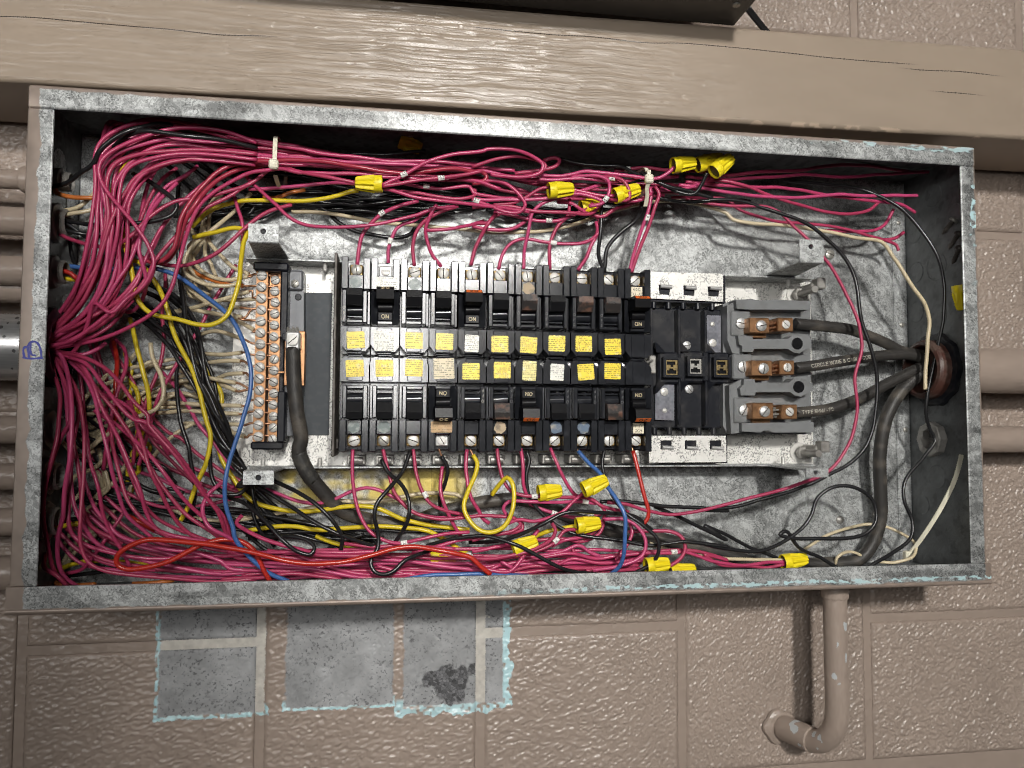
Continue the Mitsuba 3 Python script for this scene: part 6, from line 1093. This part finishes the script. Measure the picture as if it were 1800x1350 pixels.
M|6.3|thick black neutral cable from the terminal strip looping along the bottom and up the right|1938,490,2057 1952,500,1782 1977,509,1521 2016,542,1260 1996,555,1165 2068,583,979 2210,648,788 2355,713,630 2540,772,551 2922,831,493 3248,865,588 3647,878,673 3742,880,685 3986,884,696 4247,888,625 4496,885,515 4773,876,424 4982,869,367 5334,858,308 5763,850,211 5967,850,166 6377,850,41 6795,850,30 7107,840,30 7420,820,61 7565,805,217 7641,773,476 7623,737,776 7598,694,1133 7643,653,1468 7772,643,1705 7924,637,1855 8120,630,1987"""
PATHS = []
for ln in WIRES.strip().split('\n'):
    c, r, lab, pts = ln.split('|'); r = float(r)
    P = np.array([[float(v) for v in q.split(',')] for q in pts.split()])/10
    nm, b = COL[c]; grp = None
    if lab in GROUPS: lab, grp = GROUPS[lab]
    elif lab[0] in 'FB' and lab[1:2].isdigit():
        n_ = int(''.join(ch for ch in lab[1:] if ch.isdigit()))-1
        lab = f'{CN[c]} wire clamped to the {ORD[n_]} breaker from left in the {"upper" if lab[0] == "F" else "lower"} row'
    elif lab[0] == 'T' and lab[1:].isdigit(): pass
    sides = 8 if c != 'M' else 14
    if c == 'P': b = ('wire_pink', 'wire_pink_b', 'wire_pink', 'wire_pink_c', 'wire_pink_b')[len(PATHS) % 5]
    k = thing(nm, lab, 'cable' if c == 'M' else 'wire', grp, tube(P, r if c != 'P' else 1.58+.05*(len(PATHS) % 4), sides, True, 3.5, 0 if c == 'M' else 1.0, len(PATHS)), b, True)
    PATHS.append((k, P, r, c))
for ln in """250|1476,614,2603 1524,603,2596 1572,630,2605 1672,640,2605 1782,650,2605
255|1524,613,2712 1569,606,2692 1572,630,2707 1672,640,2707 1782,650,2683
259|1511,613,2681 1560,606,2684 1572,630,2707 1672,640,2707 1782,650,2710
260|1527,613,2547 1574,605,2560 1572,630,2504 1672,640,2504 1782,650,2485
261|1447,616,2325 1490,601,2304 1571,630,2302 1671,640,2302 1781,650,2292
262|1470,615,2326 1518,603,2320 1571,630,2403 1671,640,2403 1781,650,2403
263|1454,665,2417 1486,627,2408 1571,630,2403 1671,640,2403 1781,650,2382
264|1567,660,2229 1606,635,2209 1571,630,2201 1671,640,2201 1781,650,2196
265|1479,656,2140 1525,642,2127 1571,630,2101 1671,640,2101 1781,650,2094
266|1469,657,2018 1516,640,2019 1571,630,2000 1671,640,2000 1781,650,1992
267|1458,656,1944 1506,641,1945 1571,630,1900 1671,640,1900 1781,650,1900
268|1487,661,1836 1530,634,1840 1570,630,1800 1670,640,1800 1780,650,1779
269|1425,654,1757 1473,643,1748 1570,630,1700 1670,640,1700 1780,650,1682
270|1430,661,1692 1469,634,1677 1570,630,1700 1670,640,1700 1780,650,1702
271|1478,653,1553 1528,646,1553 1570,630,1600 1670,640,1600 1780,650,1604
272|1455,653,1485 1505,645,1482 1570,630,1501 1670,640,1501 1780,650,1479
273|1483,656,1390 1530,641,1384 1570,630,1401 1670,640,1401 1780,650,1396
274|1513,662,1290 1552,632,1279 1569,630,1302 1669,640,1302 1779,650,1280
275|1579,659,2496 1624,637,2494 1572,630,2504 1672,640,2504 1782,650,2507
167|2472,557,2830 2466,564,2780 2462,570,2741
186|3239,561,1100 3219,558,1146 3203,556,1183
188|3519,555,1107 3499,568,1151 3482,578,1186
193|4491,552,1147 4461,572,1182 4438,588,1210
195|5005,556,1141 4992,566,1189 4982,575,1226""".strip().split('\n'):
    i, pts = ln.split('|'); k = PATHS[int(i)][0]
    part(k, 'stripped_end', tube(np.array([[float(v) for v in q.split(',')] for q in pts.split()])/10, 1.05, 6), 'bare_copper', True)
for ln in """135|21.0|40
134|52.0|42
140|33.2|
142|105.1|37
167|52.8|15
168|19.8|
149|20.6|15
148|60.0|17
147|51.4|23
172|67.6|
178|52.4|6
14|369.7|12
11|443.5|
154|11.9|
189|62.7|3
311|0.0|14
313|25.0|19
313|59.8|24
296|30.5|9
300|55.9|5
293|85.7|
184|41.6|
180|107.0|1
21|324.7|8""".strip().split('\n'):
    i, s, tx = ln.split('|'); k, P, r, c = PATHS[int(i)]; C = spline(P, 1.0); L = np.r_[0, np.cumsum(np.linalg.norm(np.diff(C, axis=0), axis=1))]
    s = float(s); sel = np.array([np.array([np.interp(q, L, C[:, a]) for a in range(3)]) for q in np.linspace(s-2.8, s+2.8, 6)])
    tg = part(k, 'number_tag', tube(sel, r+.35, 10, False), 'tag_white', True, label='white paper number sleeve')
    if tx:
        d = sel[-1]-sel[0]; a = math.degrees(math.atan2(d[2], d[0]))
        a = a+90 if len(tx) < 2 else a
        if a > 95: a -= 180
        if a < -95: a += 180
        m = sel[3]; part(tg, 'digits', text(tx, 2.7, (m[0], m[1]-r-.36, m[2]), a, .12), 'ink_black', False)
for k, P, r, c in PATHS:
    if c != 'M': continue
    lab = labels[k]['label']
    if 'middle' in lab: part(k, 'printing', text_on(P, r, 'CIRCLE WIRE & CABLE CORP.', 3.6, 14), 'ink_pale', False)
    if 'lower' in lab: part(k, 'printing', text_on(P, r, 'TYPE RHW-75', 3.4, 4), 'ink_pale', False)
    if 'neutral' in lab:
        C = spline(P, 2.0)
        part(k, 'tape_wrap', tube(C[48:64], r+.45, 14, False), 'cable_tape', True)

# ------------------------------------------------------------------ wire connectors, ties, odd pieces
for ln in """yellow wire connector lying horizontal above the first breakers in the top bundle|2681,200,3435 2458,210,3434
yellow wire connector in the top bundle above the eighth breaker|4151,300,3486 4377,310,3516
yellow wire connector in the top bundle just left of the right cable tie|4766,320,3472 5000,330,3555
leftmost of the three yellow wire connectors under the top lip, its mouth open|5289,240,3758 5506,250,3800
middle of the three yellow wire connectors under the top lip|5548,300,3798 5798,310,3881
rightmost of the three yellow wire connectors under the top lip|5664,200,3707 5841,210,3853
shadowed yellow wire connector deep behind the top bundle|2837,620,3980 3013,630,3920
yellow wire connector lying just below the lower breakers with a ring of yellow wire|4089,440,790 4299,450,812
raised yellow wire connector tilted up beside the blue wire|4455,260,831 4668,270,918
yellow wire connector fed by a yellow wire at the bottom centre|4432,420,500 4650,430,521
yellow wire connector tilted under crossing black wires at the bottom|3859,400,309 4069,410,378
yellow wire connector standing on the bottom lip right of the blue wire|5068,400,132 5286,410,150
yellow wire connector half sunk behind the bottom lip|5352,560,39 5600,570,57
rightmost yellow wire connector at the bottom joining pink and cream wires|6449,520,113 6698,530,138
dull yellow wire connector buried under the red wire at the bottom|3145,620,219 3374,630,223
lone yellow wire connector stuck to the right inner wall|8114,180,2736 8151,190,2504
yellow wire connector barely showing under the pink wires at top centre|4508,540,3412 4691,550,3456""".strip().split('\n'):
    lab, pts = ln.split('|'); a, b = [np.array([float(v) for v in q.split(',')])/10 for q in pts.split()]
    d = b-a; L = max(np.linalg.norm(d), 20.0); R = 7.4
    k = thing('wire_connector', lab, 'wire connector')
    part(k, 'collar', lathe([(R*.86, 3), (R*.86, -.2), (R*.95, -.5), (R, .2), (R*.99, L*.24), (R*.93, L*.29)], a, d, 24), 'nut_yellow', 35)
    part(k, 'cap', lathe([(R*.92, L*.27), (R*.90, L*.34), (R*.72, L*.85), (R*.62, L*.97), (R*.4, L)], a, d, 72, 9, .14), 'nut_yellow', 35)
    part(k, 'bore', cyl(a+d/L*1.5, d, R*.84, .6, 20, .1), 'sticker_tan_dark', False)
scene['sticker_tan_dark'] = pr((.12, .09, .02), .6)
def tie_loop(cx, cy, cz, ry, rz, w, tilt):
    t = np.linspace(0, 2*np.pi, 40); C = np.stack([cx+tilt*np.sin(t), cy+ry*np.cos(t), cz+rz*np.sin(t)], 1); m = []
    for s in np.linspace(-w/2, w/2, 5): m.append(C+[s, 0, 0])
    return tube(C, 1.0, 6, False), C
for (hx, hz), y, zc, rz, ry, lab, tail in (((179.7, 354.5), 20, None, 17, 34, 'white cable tie around the top bundle toward the left', None), ((504.4, 360.6), 22, None, 13, 30, 'white cable tie around the top bundle at the right of the breakers', [(504.0, 354.0), (506.0, 348.0), (506.4, 340.8)])):
    k = thing('cable_tie', lab, 'cable tie')
    zt = hz+ (27 if rz == 17 else 13); cyy = y+ry
    pts = [(hx, y-1, hz), (hx+.5, y-1, hz+8), (hx+.3, y+1, zt-6), (hx, y+6, zt-1), (hx, cyy, zt+3), (hx, cyy+ry-6, zt-4), (hx, cyy+ry-3, hz+4), (hx, cyy, hz-8), (hx, y+6, hz-6)]
    C = spline(pts, 2); C2 = C.copy()
    q = []
    for s in (-1.7, 1.7): q.append(C+np.array([s, 0, 0]))
    V = np.vstack([q[0], q[1]]); n = len(C); F = [(i, i+1, n+i) for i in range(n-1)]+[(i+1, n+i+1, n+i) for i in range(n-1)]
    st = trimesh.Trimesh(V, F, process=False); back = st.copy(); nrm = trimesh.Trimesh(V, F).vertex_normals
    back.vertices = back.vertices-np.asarray(st.vertex_normals)*.9; back.invert()
    part(k, 'strap', cat([st, back]), 'tie_nylon', 40)
    part(k, 'head', cat([cb(hx-3.8, hx+3.8, y-5.5, y, hz-4, hz+4, 1.2), cb(hx-2.2, hx+2.2, y-6.0, y-5.2, hz-1.6, hz+1.8, .2)]), 'tie_nylon')
    if tail:
        part(k, 'tail', ribbon(spline([(hx, y-2, hz-3)]+[(a, yy, b) for (a, b), yy in zip(tail, (24, 30, 36))], 2), 3.6, .9), 'tie_nylon', False)
k = thing('cable_tie', 'loose greenish white cable tie curling up the right wall at the lower corner', 'cable tie')
C = spline([(*(782.2, 14.4), 60), (*(790.3, 35.9), 48), (*(800.0, 63.3), 36), (*(808.3, 89.8), 28), (*(813.0, 113.1), 24)], 2); C = np.stack([C[:, 0], C[:, 2], C[:, 1]], 1)
part(k, 'strap', ribbon(C, 4.4, 1.0), 'tie_nylon', False)
h0 = C[0]; part(k, 'head', cb(h0[0]-5, h0[0]+3, h0[1]-3, h0[1]+4, h0[2]-5, h0[2]+3, 1.2), 'tie_nylon')
# screws hanging on the right wall
for i, (yy, zz, a, b) in enumerate(((24, 337, -.9, .25), (18, 322, -.7, .5), (17, 308, -.3, .8))):
    o = np.array([W-4, yy, zz]); d = np.array([a*.45, .5, -.75-.1*i])
    k = thing('loose_screw', ['dark round-headed screw stuck high on the right inner wall', 'dark screw below the round-headed one on the right inner wall', 'lowest dark screw stuck on the right inner wall'][i], 'screw')
    part(k, 'head', lathe([(4.0, 0), (4.2, .8), (3.6, 2.6), (2, 3.8), (.3, 4.2)], o, -d, 18), 'dull_screw' if i == 0 else 'dark_steel')
    th = [(2.2, 0)]
    for j in range(9): th += [(2.3, 1+j*1.3), (1.8, 1.6+j*1.3)]
    part(k, 'shank', lathe(th+[(.4, 14.5)], o, d, 12), 'dark_steel')
